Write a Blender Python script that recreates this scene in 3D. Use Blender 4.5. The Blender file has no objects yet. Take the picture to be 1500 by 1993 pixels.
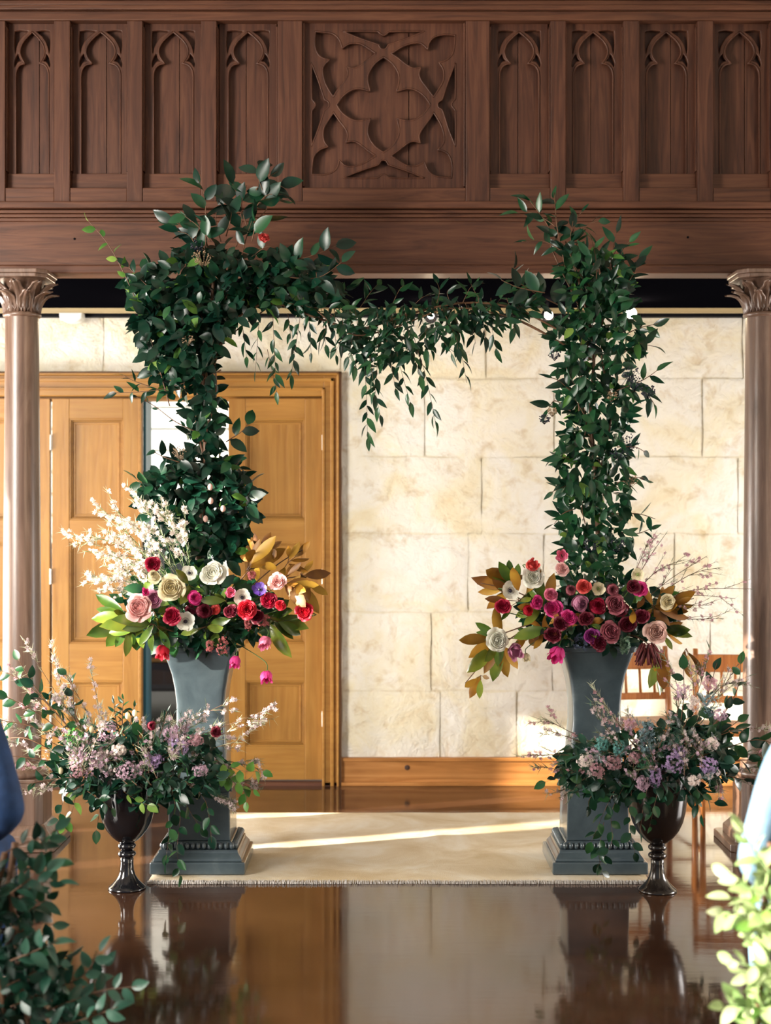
import bpy, bmesh, math, random
import numpy as np
from mathutils import Vector, Matrix, noise
random.seed(7)
PI = math.pi
SC = bpy.context.scene
COL = SC.collection
F = 2850.0            # focal length in pixels of the 1500x1993 frame
CAMZ = 1.65

# ------------------------------------------------------------------ camera
cam = bpy.data.cameras.new('camera'); camo = bpy.data.objects.new('camera', cam); COL.objects.link(camo)
camo.location = (0, 0, CAMZ); camo.rotation_euler = (PI/2, 0, 0)
cam.sensor_fit = 'VERTICAL'; cam.sensor_height = 56.0; cam.sensor_width = 42.1; cam.lens = 56.0*F/1993.0
cam.shift_y = -0.0033
cam.dof.use_dof = True; cam.dof.focus_distance = 6.5; cam.dof.aperture_fstop = 2.8
cam.clip_end = 200
SC.camera = camo
# ------------------------------------------------------------------ sky, sun, exposure
wld = bpy.data.worlds.new('sky'); SC.world = wld; wld.use_nodes = True
bg = wld.node_tree.nodes['Background']; bg.inputs[0].default_value = (0.88, 0.94, 1.0, 1); bg.inputs[1].default_value = 0.33
SUN_DIR = Vector((1.0, 0.36, -0.30)).normalized()
sl = bpy.data.lights.new('sun', 'SUN'); sl.energy = 18.0; sl.color = (1.0, 0.90, 0.74); sl.angle = 0.012
so = bpy.data.objects.new('sun', sl); COL.objects.link(so); so.rotation_euler = SUN_DIR.to_track_quat('-Z', 'Y').to_euler()
def area(name, loc, target, sx, sy, e, c):
    l = bpy.data.lights.new(name, 'AREA'); l.shape = 'RECTANGLE'; l.size = sx; l.size_y = sy; l.energy = e; l.color = c
    o = bpy.data.objects.new(name, l); COL.objects.link(o); o.location = loc
    o.rotation_euler = (Vector(target)-Vector(loc)).to_track_quat('-Z', 'Y').to_euler(); return o
area('window_light_nave_left', (-4.85, 3.3, 2.2), (0.5, 6.9, 1.2), 2.6, 2.4, 600, (1.0, 0.95, 0.86))
area('wall_fill_left', (-4.85, 7.8, 0.85), (1.0, 8.4, 0.25), 1.4, 1.1, 290, (1.0, 0.96, 0.91))  # added soft lamp, set low to brighten the lower back wall
area('wall_fill_right', (4.85, 6.9, 0.85), (-0.4, 8.7, 0.15), 2.0, 1.1, 180, (1.0, 0.96, 0.92))  # added fill in front of the solid right wall, washes the stone
SC.view_settings.view_transform = 'Standard'; SC.view_settings.look = 'None'; SC.view_settings.gamma = 1.0
SC.view_settings.use_curve_mapping = False; SC.view_settings.exposure = 0.5
try:
    SC.cycles.use_denoising = True; SC.cycles.max_bounces = 8; SC.cycles.sample_clamp_indirect = 6.0
except Exception: pass

# ------------------------------------------------------------------ helpers
def W(px, py, d):
    return Vector(((px-750.0)*d/F, d, CAMZ-(py-990.0)*d/F))
def X(px, d): return (px-750.0)*d/F
def Z(py, d): return CAMZ-(py-990.0)*d/F
def rnd(a, b): return random.uniform(a, b)

MATS = {}
def nt(name):
    m = bpy.data.materials.new(name); m.use_nodes = True; t = m.node_tree
    return m, t, t.nodes['Principled BSDF'], t.nodes, t.links
def ramp(N, stops):
    r = N.new('ShaderNodeValToRGB'); e = r.color_ramp.elements
    while len(e) < len(stops): e.new(0.5)
    for i, (p, c) in enumerate(stops):
        e[i].position = p; e[i].color = (c[0], c[1], c[2], 1)
    return r
def coords(N, L, scale=(1,1,1), kind='Object'):
    tc = N.new('ShaderNodeTexCoord'); mp = N.new('ShaderNodeMapping'); mp.inputs['Scale'].default_value = scale
    if kind == 'Position':
        g = N.new('ShaderNodeNewGeometry'); L.new(g.outputs['Position'], mp.inputs['Vector'])
    else: L.new(tc.outputs[kind], mp.inputs['Vector'])
    return mp
def noise_n(N, L, mp, sc, det=4, rough=0.55, dist=0.0):
    n = N.new('ShaderNodeTexNoise'); n.inputs['Scale'].default_value = sc; n.inputs['Detail'].default_value = det
    n.inputs['Roughness'].default_value = rough; n.inputs['Distortion'].default_value = dist
    L.new(mp.outputs[0], n.inputs['Vector']); return n
def bump(N, L, h, bs, strength, dist):
    b = N.new('ShaderNodeBump'); b.inputs['Strength'].default_value = strength; b.inputs['Distance'].default_value = dist
    L.new(h, b.inputs['Height']); L.new(b.outputs[0], bs.inputs['Normal']); return b
def mat_wood(name, dark, mid, light, axis='Z', rough=0.5, scale=1.0, spec=0.4, coat=0.0):
    m, t, bs, N, L = nt(name)
    s = {'Z': (14, 14, 0.9), 'X': (0.9, 14, 14), 'Y': (14, 0.9, 14)}[axis]
    mp = coords(N, L, tuple(v*scale for v in s), 'Position')
    n = noise_n(N, L, mp, 2.2, 8, 0.62, 1.2)
    r = ramp(N, [(0.30, dark), (0.5, mid), (0.72, light)]); L.new(n.outputs['Fac'], r.inputs[0])
    mp2 = coords(N, L, (1.3, 1.3, 1.3), 'Position'); n2 = noise_n(N, L, mp2, 1.5, 3)
    mx = N.new('ShaderNodeMix'); mx.data_type = 'RGBA'; mx.blend_type = 'MULTIPLY'; mx.inputs[0].default_value = 0.55
    r2 = ramp(N, [(0.3, (0.62, 0.60, 0.58)), (0.7, (1.15, 1.1, 1.05))]); L.new(n2.outputs['Fac'], r2.inputs[0])
    L.new(r.outputs[0], mx.inputs[6]); L.new(r2.outputs[0], mx.inputs[7]); L.new(mx.outputs[2], bs.inputs['Base Color'])
    bs.inputs['Roughness'].default_value = rough; bs.inputs['Specular IOR Level'].default_value = spec
    bs.inputs['Coat Weight'].default_value = coat; bs.inputs['Coat Roughness'].default_value = 0.25
    bump(N, L, n.outputs['Fac'], bs, 0.25, 0.004)
    MATS[name] = m; return m
def mat_plain(name, col, rough=0.5, metal=0.0, spec=0.5, emit=None, es=0.0, var=0.0, vs=8.0, coat=0.0, bmp=0.0, bs_=60.0, trans=0.0):
    m, t, bs, N, L = nt(name)
    bs.inputs['Base Color'].default_value = (*col, 1); bs.inputs['Roughness'].default_value = rough
    bs.inputs['Metallic'].default_value = metal; bs.inputs['Specular IOR Level'].default_value = spec; bs.inputs['Coat Weight'].default_value = coat
    if emit: bs.inputs['Emission Color'].default_value = (*emit, 1); bs.inputs['Emission Strength'].default_value = es
    if var > 0:
        mp = coords(N, L, (1, 1, 1), 'Position'); n = noise_n(N, L, mp, vs, 3)
        r = ramp(N, [(0.3, tuple(c*(1-var) for c in col)), (0.7, tuple(min(1, c*(1+var)) for c in col))])
        L.new(n.outputs['Fac'], r.inputs[0]); L.new(r.outputs[0], bs.inputs['Base Color'])
    if bmp > 0:
        mp = coords(N, L, (1, 1, 1), 'Position'); n = noise_n(N, L, mp, bs_, 5); bump(N, L, n.outputs['Fac'], bs, bmp, 0.01)
    if trans > 0:
        tr = N.new('ShaderNodeBsdfTranslucent'); mix = N.new('ShaderNodeMixShader'); mix.inputs[0].default_value = trans
        if var > 0: L.new(r.outputs[0], tr.inputs[0])
        else: tr.inputs[0].default_value = (*col, 1)
        L.new(bs.outputs[0], mix.inputs[1]); L.new(tr.outputs[0], mix.inputs[2])
        L.new(mix.outputs[0], N['Material Output'].inputs['Surface'])
    MATS[name] = m; return m
def mat_leaf(name, c0, c1, c2, rough=0.32, trans=0.18, vs=9.0):
    m, t, bs, N, L = nt(name)
    oi = N.new('ShaderNodeObjectInfo'); mp = coords(N, L, (1, 1, 1), 'Position'); n = noise_n(N, L, mp, vs, 2)
    ad = N.new('ShaderNodeMath'); ad.operation = 'MULTIPLY_ADD'; ad.inputs[1].default_value = 0.5
    L.new(oi.outputs['Random'], ad.inputs[0])
    sb = N.new('ShaderNodeMath'); sb.operation = 'SUBTRACT'; sb.inputs[1].default_value = 0.25; L.new(n.outputs['Fac'], sb.inputs[0]); L.new(sb.outputs[0], ad.inputs[2])
    r = ramp(N, [(0.25, c0), (0.5, c1), (0.8, c2)]); L.new(ad.outputs[0], r.inputs[0]); L.new(r.outputs[0], bs.inputs['Base Color'])
    bs.inputs['Roughness'].default_value = rough; bs.inputs['Specular IOR Level'].default_value = 0.5
    tr = N.new('ShaderNodeBsdfTranslucent'); L.new(r.outputs[0], tr.inputs[0]); mix = N.new('ShaderNodeMixShader'); mix.inputs[0].default_value = trans
    L.new(bs.outputs[0], mix.inputs[1]); L.new(tr.outputs[0], mix.inputs[2]); L.new(mix.outputs[0], N['Material Output'].inputs['Surface'])
    MATS[name] = m; return m

def rev(a): return [a[0], a[1], a[2]]
class MB:
    """collects shapes, links them as one mesh object"""
    def __init__(s): s.v = []; s.f = []; s.mi = []
    def add(s, vs, fs, mi=0):
        b = len(s.v); s.v.extend([tuple(p) for p in vs]); s.f.extend([tuple(i+b for i in f) for f in fs]); s.mi.extend([mi]*len(fs)); return s
    def box(s, x0, x1, y0, y1, z0, z1, mi=0):
        if x0 > x1: x0, x1 = x1, x0
        if y0 > y1: y0, y1 = y1, y0
        if z0 > z1: z0, z1 = z1, z0
        return s.add([(x0,y0,z0),(x1,y0,z0),(x1,y1,z0),(x0,y1,z0),(x0,y0,z1),(x1,y0,z1),(x1,y1,z1),(x0,y1,z1)],
              [(0,3,2,1),(4,5,6,7),(0,1,5,4),(1,2,6,5),(2,3,7,6),(3,0,4,7)], mi)
    def lathe(s, prof, n=32, c=(0,0,0), mi=0, square=False, rot=0.0):
        vs, fs = [], []
        for (z, r) in prof:
            for k in range(n):
                a = 2*PI*k/n+rot
                if square:
                    q = r/max(abs(math.cos(a)), abs(math.sin(a)))
                else: q = r
                vs.append((c[0]+q*math.cos(a), c[1]+q*math.sin(a), c[2]+z))
        m = len(prof)
        for i in range(m-1):
            for k in range(n):
                a = i*n+k; b = i*n+(k+1) % n
                fs.append((a, b, b+n, a+n))
        fs.append(tuple(reversed(range(n)))); fs.append(tuple((m-1)*n+k for k in range(n)))
        return s.add(vs, fs, mi)
    def tube(s, pts, rad, n=6, mi=0):
        pts = [Vector(p) for p in pts]
        if not isinstance(rad, (list, tuple)): rad = [rad]*len(pts)
        vs, fs = [], []
        up = Vector((0.13, 0.9, 0.31)).normalized()
        for i, p in enumerate(pts):
            a = pts[max(0, i-1)]; b = pts[min(len(pts)-1, i+1)]; d = (b-a)
            if d.length < 1e-9: d = Vector((0,0,1))
            d.normalize(); u = d.cross(up)
            if u.length < 1e-3: u = d.cross(Vector((1,0,0)))
            u.normalize(); w = d.cross(u)
            for k in range(n):
                t = 2*PI*k/n; vs.append(p+(u*math.cos(t)+w*math.sin(t))*rad[i])
        for i in range(len(pts)-1):
            for k in range(n):
                a = i*n+k; b = i*n+(k+1) % n; fs.append((a, b, b+n, a+n))
        fs.append(tuple(reversed(range(n)))); m = len(pts); fs.append(tuple((m-1)*n+k for k in range(n)))
        return s.add(vs, fs, mi)
    def sphere(s, c, r, nu=10, nv=6, mi=0, sx=1, sy=1, sz=1):
        vs = [(c[0], c[1], c[2]-r*sz)]
        for j in range(1, nv):
            t = PI*j/nv
            for k in range(nu):
                a = 2*PI*k/nu; vs.append((c[0]+r*sx*math.sin(t)*math.cos(a), c[1]+r*sy*math.sin(t)*math.sin(a), c[2]-r*sz*math.cos(t)))
        vs.append((c[0], c[1], c[2]+r*sz)); fs = []
        for k in range(nu): fs.append((0, 1+(k+1) % nu, 1+k))
        for j in range(nv-2):
            for k in range(nu):
                a = 1+j*nu+k; b = 1+j*nu+(k+1) % nu; fs.append((a, b, b+nu, a+nu))
        L_ = len(vs)-1
        for k in range(nu): fs.append((1+(nv-2)*nu+k, 1+(nv-2)*nu+(k+1) % nu, L_))
        return s.add(vs, fs, mi)
    def inst(s, T, mats_, mi=0):
        V, Fs = T; V = np.asarray(V)
        for M in mats_:
            R = np.array(M.to_3x3()); t = np.array(M.translation)
            b = len(s.v); s.v.extend(map(tuple, (V @ R.T + t))); s.f.extend([tuple(i+b for i in f) for f in Fs]); s.mi.extend([mi]*len(Fs))
        return s
    def mesh(s, name, mat, smooth=False):
        me = bpy.data.meshes.new(name); me.from_pydata(s.v, [], s.f)
        for m in (mat if isinstance(mat, (list, tuple)) else [mat]): me.materials.append(m)
        if any(s.mi): me.polygons.foreach_set('material_index', s.mi)
        if smooth: me.polygons.foreach_set('use_smooth', [True]*len(s.f))
        me.update(); return me
    def build(s, name, mat, parent=None, smooth=False, bevel=0.0, seg=2, auto=None, loc=None):
        me = s.mesh(name, mat, smooth or (auto is not None))
        return link(name, me, parent, bevel, seg, auto, loc)
def link(name, me, parent=None, bevel=0.0, seg=2, auto=None, loc=None):
    o = bpy.data.objects.new(name, me); COL.objects.link(o)
    if parent is not None:
        o.parent = parent
        off = Vector((0,0,0)); p = parent
        while p is not None: off += p.location; p = p.parent
        o.location = -off if loc is None else Vector(loc)-off
    elif loc is not None: o.location = loc
    if bevel > 0:
        b = o.modifiers.new('bevel', 'BEVEL'); b.width = bevel; b.segments = seg; b.limit_method = 'ANGLE'; b.angle_limit = math.radians(35)
    if auto is not None:
        es = [e for e in range(0)]
        try:
            bm = bmesh.new(); bm.from_mesh(me)
            for e in bm.edges:
                if len(e.link_faces) == 2 and e.calc_face_angle(0) > auto: e.smooth = False
            bm.to_mesh(me); bm.free()
        except Exception: pass
    return o
def tag(o, label=None, cat=None, group=None, kind=None):
    if label: o['label'] = label
    if cat: o['category'] = cat
    if group: o['group'] = group
    if kind: o['kind'] = kind
    return o
def thing(name, label, cat, loc=(0,0,0), group=None, kind=None):
    o = bpy.data.objects.new(name, None); COL.objects.link(o); o.location = loc; o.empty_display_size = 0.05
    return tag(o, label, cat, group, kind)
def struct(name, mb, mat, **k):
    o = mb.build(name, mat, **k); o['kind'] = 'structure'; return o

# ------------------------------------------------------------------ materials
wood_dark = mat_wood('oak_panelling', (0.042, 0.014, 0.008), (0.085, 0.030, 0.016), (0.13, 0.052, 0.028), 'Z', 0.5)
wood_dark_x = mat_wood('oak_rail', (0.055, 0.019, 0.010), (0.105, 0.038, 0.019), (0.15, 0.061, 0.031), 'X', 0.5)
wood_col = mat_wood('column_wood', (0.095, 0.050, 0.032), (0.165, 0.095, 0.066), (0.24, 0.15, 0.11), 'Z', 0.38, 0.8, 0.6, 0.4)
door_wood = mat_wood('door_pine', (0.29, 0.128, 0.022), (0.345, 0.165, 0.032), (0.40, 0.205, 0.046), 'Z', 0.42, 0.8)
door_wood_x = mat_wood('door_pine_rail', (0.29, 0.128, 0.022), (0.345, 0.165, 0.032), (0.40, 0.205, 0.046), 'X', 0.42, 0.8)
base_wood = mat_wood('baseboard_pine', (0.26, 0.10, 0.02), (0.42, 0.18, 0.05), (0.52, 0.25, 0.08), 'X', 0.45, 0.6)
chair_wood = mat_wood('chair_wood', (0.22, 0.07, 0.02), (0.36, 0.13, 0.035), (0.48, 0.2, 0.06), 'Z', 0.4)
black = mat_plain('black_paint', (0.004, 0.004, 0.006), 0.7, spec=0.1)
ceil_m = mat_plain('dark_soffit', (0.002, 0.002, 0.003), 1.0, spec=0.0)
plaster = mat_plain('plaster', (0.55, 0.5, 0.42), 0.9, var=0.1, vs=2)
teal = mat_plain('teal_paint', (0.01, 0.10, 0.15), 0.5)
white_p = mat_plain('white_plastic', (0.8, 0.8, 0.76), 0.4)
brass = mat_plain('brass_strip', (0.5, 0.38, 0.2), 0.4)

def mat_stone(name, mortar=False):
    m, t, bs, N, L = nt(name)
    mp = coords(N, L, (1, 1, 1), 'Position')
    n = noise_n(N, L, mp, 2.6, 7, 0.6, 0.8); n2 = noise_n(N, L, mp, 9.0, 8, 0.65, 0.4)
    n3 = noise_n(N, L, mp, 60.0, 5, 0.6)
    if mortar: r = ramp(N, [(0.3, (0.72, 0.62, 0.44)), (0.6, (0.80, 0.73, 0.58)), (0.8, (0.83, 0.78, 0.67))])
    else: r = ramp(N, [(0.26, (0.74, 0.61, 0.40)), (0.40, (0.80, 0.72, 0.54)), (0.53, (0.82, 0.77, 0.67)), (0.72, (0.84, 0.81, 0.76))])
    L.new(n.outputs['Fac'], r.inputs[0])
    r2 = ramp(N, [(0.30, (0.74, 0.62, 0.46)), (0.47, (1, 1, 1)), (1, (1, 1, 1))]); L.new(n2.outputs['Fac'], r2.inputs[0])
    mx = N.new('ShaderNodeMix'); mx.data_type = 'RGBA'; mx.blend_type = 'MULTIPLY'; mx.inputs[0].default_value = 0.8
    L.new(r.outputs[0], mx.inputs[6]); L.new(r2.outputs[0], mx.inputs[7]); L.new(mx.outputs[2], bs.inputs['Base Color'])
    bs.inputs['Roughness'].default_value = 0.9; bs.inputs['Specular IOR Level'].default_value = 0.15
    ad = N.new('ShaderNodeMath'); ad.operation = 'MULTIPLY_ADD'; ad.inputs[1].default_value = 0.12
    L.new(n3.outputs['Fac'], ad.inputs[0]); L.new(n2.outputs['Fac'], ad.inputs[2])
    bump(N, L, ad.outputs[0], bs, 0.8, 0.045)
    return m
stone_m = mat_stone('limestone'); mortar_m = mat_stone('lime_mortar', True)

def mat_floor():
    m, t, bs, N, L = nt('polished_floor')
    mp = coords(N, L, (1, 1, 1), 'Position'); n = noise_n(N, L, mp, 1.4, 6, 0.6, 0.5)
    r = ramp(N, [(0.3, (0.022, 0.010, 0.007)), (0.55, (0.065, 0.030, 0.016)), (0.8, (0.12, 0.060, 0.032))]); L.new(n.outputs['Fac'], r.inputs[0])
    L.new(r.outputs[0], bs.inputs['Base Color'])
    n2 = noise_n(N, L, mp, 3.0, 8, 0.7, 0.6)
    rr = ramp(N, [(0.3, (0.035,)*3), (0.7, (0.11,)*3)]); L.new(n2.outputs['Fac'], rr.inputs[0]); L.new(rr.outputs[0], bs.inputs['Roughness'])
    bs.inputs['IOR'].default_value = 1.50
    mp3 = coords(N, L, (1, 6, 1), 'Position'); n3 = noise_n(N, L, mp3, 3.0, 5, 0.6, 0.8)
    bump(N, L, n3.outputs['Fac'], bs, 0.07, 0.004)
    return m
floor_m = mat_floor()
def mat_rug():
    m, t, bs, N, L = nt('cream_rug')
    mp = coords(N, L, (1, 1, 1), 'Position'); n = noise_n(N, L, mp, 3.0, 5, 0.6, 0.6); n2 = noise_n(N, L, mp, 260.0, 2)
    r = ramp(N, [(0.35, (0.56, 0.44, 0.28)), (0.52, (0.67, 0.57, 0.42)), (0.7, (0.76, 0.71, 0.62))]); L.new(n.outputs['Fac'], r.inputs[0]); L.new(r.outputs[0], bs.inputs['Base Color'])
    bs.inputs['Roughness'].default_value = 0.95; bs.inputs['Specular IOR Level'].default_value = 0.1
    bump(N, L, n2.outputs['Fac'], bs, 0.5, 0.004); return m
rug_m = mat_rug()
def mat_urn():
    m, t, bs, N, L = nt('patinated_zinc')
    mp = coords(N, L, (1, 1, 1), 'Position'); n = noise_n(N, L, mp, 7.0, 6, 0.6, 0.3)
    r = ramp(N, [(0.3, (0.040, 0.058, 0.072)), (0.6, (0.070, 0.098, 0.115)), (0.8, (0.13, 0.165, 0.18))]); L.new(n.outputs['Fac'], r.inputs[0]); L.new(r.outputs[0], bs.inputs['Base Color'])
    bs.inputs['Roughness'].default_value = 0.32; bs.inputs['Metallic'].default_value = 0.1; bs.inputs['Coat Weight'].default_value = 0.8; bs.inputs['Coat Roughness'].default_value = 0.16
    bump(N, L, n.outputs['Fac'], bs, 0.15, 0.004); return m
urn_m = mat_urn()
goblet_m = mat_plain('black_bronze', (0.012, 0.012, 0.016), 0.14, metal=0.3, spec=0.6, coat=0.6)
goblet_r = mat_plain('dark_bronze', (0.016, 0.011, 0.010), 0.22, metal=0.3, spec=0.6, coat=0.4)

# ------------------------------------------------------------------ the setting
struct('floor', MB().box(-5.2, 5.2, -4.0, 9.0, -0.12, 0.0), floor_m)
# left wall with unseen slits shaped to throw sun streaks, right wall, vault
def wall_slits(name, x0, x1, spans, ya, yb, h, mat):
    mb = MB(); y = ya
    for (a, b, z0, z1) in spans:
        mb.box(x0, x1, y, a, 0, h); mb.box(x0, x1, a, b, 0, z0); mb.box(x0, x1, a, b, z1, h); y = b
    mb.box(x0, x1, y, yb, 0, h); return struct(name, mb, mat)
wall_slits('wall_left', -5.2, -5.0, [(0.6, 2.3, 1.0, 3.6), (4.62, 4.80, 1.7, 3.1), (4.92, 5.22, 1.6, 3.1), (5.34, 5.56, 0.9, 2.9),
           (5.94, 6.31, 0.9, 2.7), (6.32, 6.43, 1.7, 2.75), (6.43, 6.66, 1.7, 2.2)], -4.0, 9.0, 6.5, plaster)
struct('wall_right', MB().box(5.0, 5.2, -4.0, 9.0, 0, 6.5), plaster)
struct('ceiling', MB().box(-5.0, 5.0, 7.34, 8.78, 2.83, 2.93), ceil_m)
struct('ceiling_nave', MB().box(-5.2, 5.2, -4.0, 7.6, 6.5, 6.7), plaster)
struct('trim_1', MB().box(-5.0, 5.0, 8.60, 8.66, 2.805, 2.828).box(-5, 5, 8.60, 8.605, 2.80, 2.806), brass)
struct('trim_2', MB().box(-5.0, 5.0, 8.69, 8.775, 2.79, 2.828), black)

# back wall: mortar body with single stones
DW = 8.76; s = F/DW
fx0, fx1 = -2.70, X(662, DW); ztop = Z(728, DW)
wb = MB().box(fx1, 5.0, DW+0.004, 9.0, 0, 2.95).box(-5.0, fx0, DW+0.02, 9.0, 0, 2.95).box(fx0, fx1, DW+0.004, 9.0, ztop, 2.95)
wall_back = struct('wall_back', wb, mortar_m)
rows = [0.10, 0.56, 1.03, 1.50, 1.96, 2.43, 2.83]
def stone_mesh(w, h):
    nx, nz = max(3, int(w/0.07)), max(3, int(h/0.07)); vs, fs = [], []
    sd = Vector((rnd(0, 50), rnd(0, 50), 0))
    for j in range(nz+1):
        for i in range(nx+1):
            u, v = i/nx, j/nz; x, z = u*w, v*h
            ed = min(x, w-x, z, h-z); cut = 0.005*max(0, 1-ed/0.02)
            q = noise.noise(Vector((x*4, z*4, 0))+sd)*0.007*min(1, ed/0.08)+noise.noise(Vector((x*11, z*11, 3))+sd)*0.004*min(1, ed/0.05)
            jx = noise.noise(Vector((z*5, 7, 0))+sd)*0.010 if i in (0, nx) else 0
            jz = noise.noise(Vector((x*5, 9, 0))+sd)*0.014 if j in (0, nz) else 0
            vs.append((x+jx, cut+q, z+jz))
    for j in range(nz):
        for i in range(nx):
            a = j*(nx+1)+i; fs.append((a, a+1, a+nx+2, a+nx+1))
    mb = MB(); mb.v = vs; mb.f = fs; mb.mi = [0]*len(fs)
    return mb.mesh('stone', stone_m, True)
for r_ in range(len(rows)-1):
    z0, z1 = rows[r_], rows[r_+1]
    spans = [(fx1+0.005, 2.6)] + ([(-2.6, fx1)] if z0 >= 2.42 else [])
    for (a, b) in spans:
        x = a
        while x < b-0.05:
            w = rnd(0.42, 0.95); w = b-x if b-x-w < 0.3 else w
            g = 0.004
            zz0 = max(z0, ztop+0.012) if (x < fx1 and z0 > 2.3) else z0
            o = link('stone', stone_mesh(w-2*g, z1-zz0-2*g), wall_back)
            o.location = (x+g, DW-0.006, zz0+g); x += w
# baseboard
bb = struct('baseboard_back', MB().box(fx1, 5.0, DW-0.035, DW+0.02, 0.0, Z(1480, DW)).box(fx1, 5.0, DW-0.045, DW+0.02, Z(1480, DW), Z(1473, DW))
       .box(fx1, 5.0, DW-0.06, DW+0.02, 0, 0.022), base_wood, bevel=0.004)
MB().sphere((X(792, DW), DW-0.036, Z(1492, DW)), 0.016, 12, 6, sy=0.2).build('wood_knot', mat_plain('knot', (0.05, 0.02, 0.01), 0.6), bb)

# door frame and doors
fr = struct('trim_3', MB().box(X(630, DW), fx1-0.012, DW-0.05, DW+0.12, 0, ztop-0.012).box(fx0, X(630, DW), DW-0.05, DW+0.12, Z(772, DW), ztop-0.012)
            .box(fx0, fx0+0.1, DW-0.05, DW+0.12, 0, ztop), door_wood_x, bevel=0.004)
m_ = MB()
for (a, b, dy) in ((0.0, 0.012, 0.075), (0.03, 0.05, 0.065), (0.085, 0.10, 0.06)):
    m_.box(fx1-b-0.006, fx1-a-0.006, DW-dy, DW-0.02, 0, ztop-a); m_.box(fx0, fx1-a-0.006, DW-dy, DW-0.02, ztop-b, ztop-a)
m_.build('architrave_moulding', door_wood_x, fr, bevel=0.003)
MB().box(fx1-0.006, fx1+0.008, DW-0.06, DW+0.02, 0, ztop+0.008).box(fx0, fx1+0.008, DW-0.06, DW+0.02, ztop, ztop+0.010).build('outer_fillet', mat_plain('dark_fillet', (0.12, 0.05, 0.015), 0.6), fr)  # darker brown strip round the outer edge of the frame
ZB, ZT = 0.03, Z(776, DW)
PR = [(Z(1012, DW), Z(815, DW)), (Z(1252, DW), Z(1055, DW)), (Z(1452, DW), Z(1325, DW))]
def door_leaf(n, xa, xb, extra=None):
    d = bpy.data.objects.new('door_%d' % n, None); COL.objects.link(d); d.location = ((xa+xb)/2, DW+0.02, 0); d['kind'] = 'structure'
    sw = 0.105
    y0, y1 = DW-0.012, DW+0.033
    for (a, b) in ((xa+0.002, xa+sw), (xb-sw, xb-0.002)):
        MB().box(a, b, y0, y1, ZB, ZT).build('stile', door_wood, d, bevel=0.003)
    zs = [ZT, PR[0][1], PR[0][0], PR[1][1], PR[1][0], PR[2][1], PR[2][0], ZB]
    for k in range(4):
        MB().box(xa+sw, xb-sw, y0+0.001, y1, zs[2*k+1], zs[2*k]).build('rail', door_wood_x, d, bevel=0.002)
    for (z0, z1) in PR:
        a, b = xa+sw, xb-sw
        MB().box(a, b, y0+0.026, y1-0.005, z0, z1).build('panel', door_wood, d)
        q = MB()
        for (i, t, dy) in ((0.0, 0.010, 0.004), (0.012, 0.018, 0.012), (0.022, 0.034, 0.020)):
            yy = y0+dy
            q.box(a+i, b-i, yy, y0+0.03, z1-t, z1-i).box(a+i, b-i, yy, y0+0.03, z0+i, z0+t).box(a+i, a+t, yy, y0+0.03, z0+t, z1-t).box(b-t, b-i, yy, y0+0.03, z0+t, z1-t)
        q.build('panel_moulding', door_wood_x, d, bevel=0.002)
    return d
xA, xB0, xB1, xC0, xC1 = -2.58, X(100, DW), X(274, DW), X(444, DW), X(629, DW)
dA = door_leaf(1, xA, xB0-0.004); dB = door_leaf(2, xB0+0.004, xB1); dC = door_leaf(3, xC0, xC1-0.004)
for (d, x) in ((dB, xB0), (dC, xC1-0.002)):
    for zz in (0.35, 1.2, 2.0):
        MB().lathe([(0, 0.007), (0.09, 0.007)], 10, (x, DW-0.016, zz)).build('hinge', mat_plain('worn_hinge', (0.45, 0.42, 0.38), 0.4, metal=0.6), d)
MB().box(xB1-0.012, xB1+0.006, DW-0.018, DW+0.05, ZB, ZT).build('edge_strip', door_wood_x, dB, bevel=0.003)
MB().lathe([(0, 0.012), (0.012, 0.03), (0.03, 0.032), (0.045, 0.02), (0.05, 0.0)], 16).build('door_knob', brass, dC, smooth=True, loc=(xC0+0.055, DW-0.012, 1.05)).rotation_euler = (PI/2, 0, 0)
# reveal, threshold and the world outside the door
struct('trim_4', MB().box(xB1+0.006, xB1+0.022, DW+0.05, 9.02, 0, ZT+0.02), teal)
MB().box(fx0, X(630, DW), DW+0.045, DW+0.1, ZT-0.012, ZT+0.05).build('door_stop', door_wood_x, fr)
struct('trim_5', MB().box(fx0, fx1, DW-0.05, 9.0, 0.0, 0.02), wood_dark_x)
struct('ground_outside', MB().box(-9, 6, 9.0, 16, -0.15, -0.02), mat_plain('asphalt', (0.03, 0.03, 0.035), 0.9, bmp=0.4))
ow = struct('wall_outside', MB().box(-7, 3, 13.6, 13.8, -0.1, 4.5), mat_plain('white_weatherboard', (0.85, 0.88, 0.88), 0.7))
for k in range(22):
    MB().add([(-7, 13.57, k*0.2), (3, 13.57, k*0.2), (3, 13.6, k*0.2+0.2), (-7, 13.6, k*0.2+0.2), (-7, 13.6, k*0.2), (3, 13.6, k*0.2)], [(0,1,2,3), (0,4,5,1)]).build('board', MATS['white_weatherboard'], ow)
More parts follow.
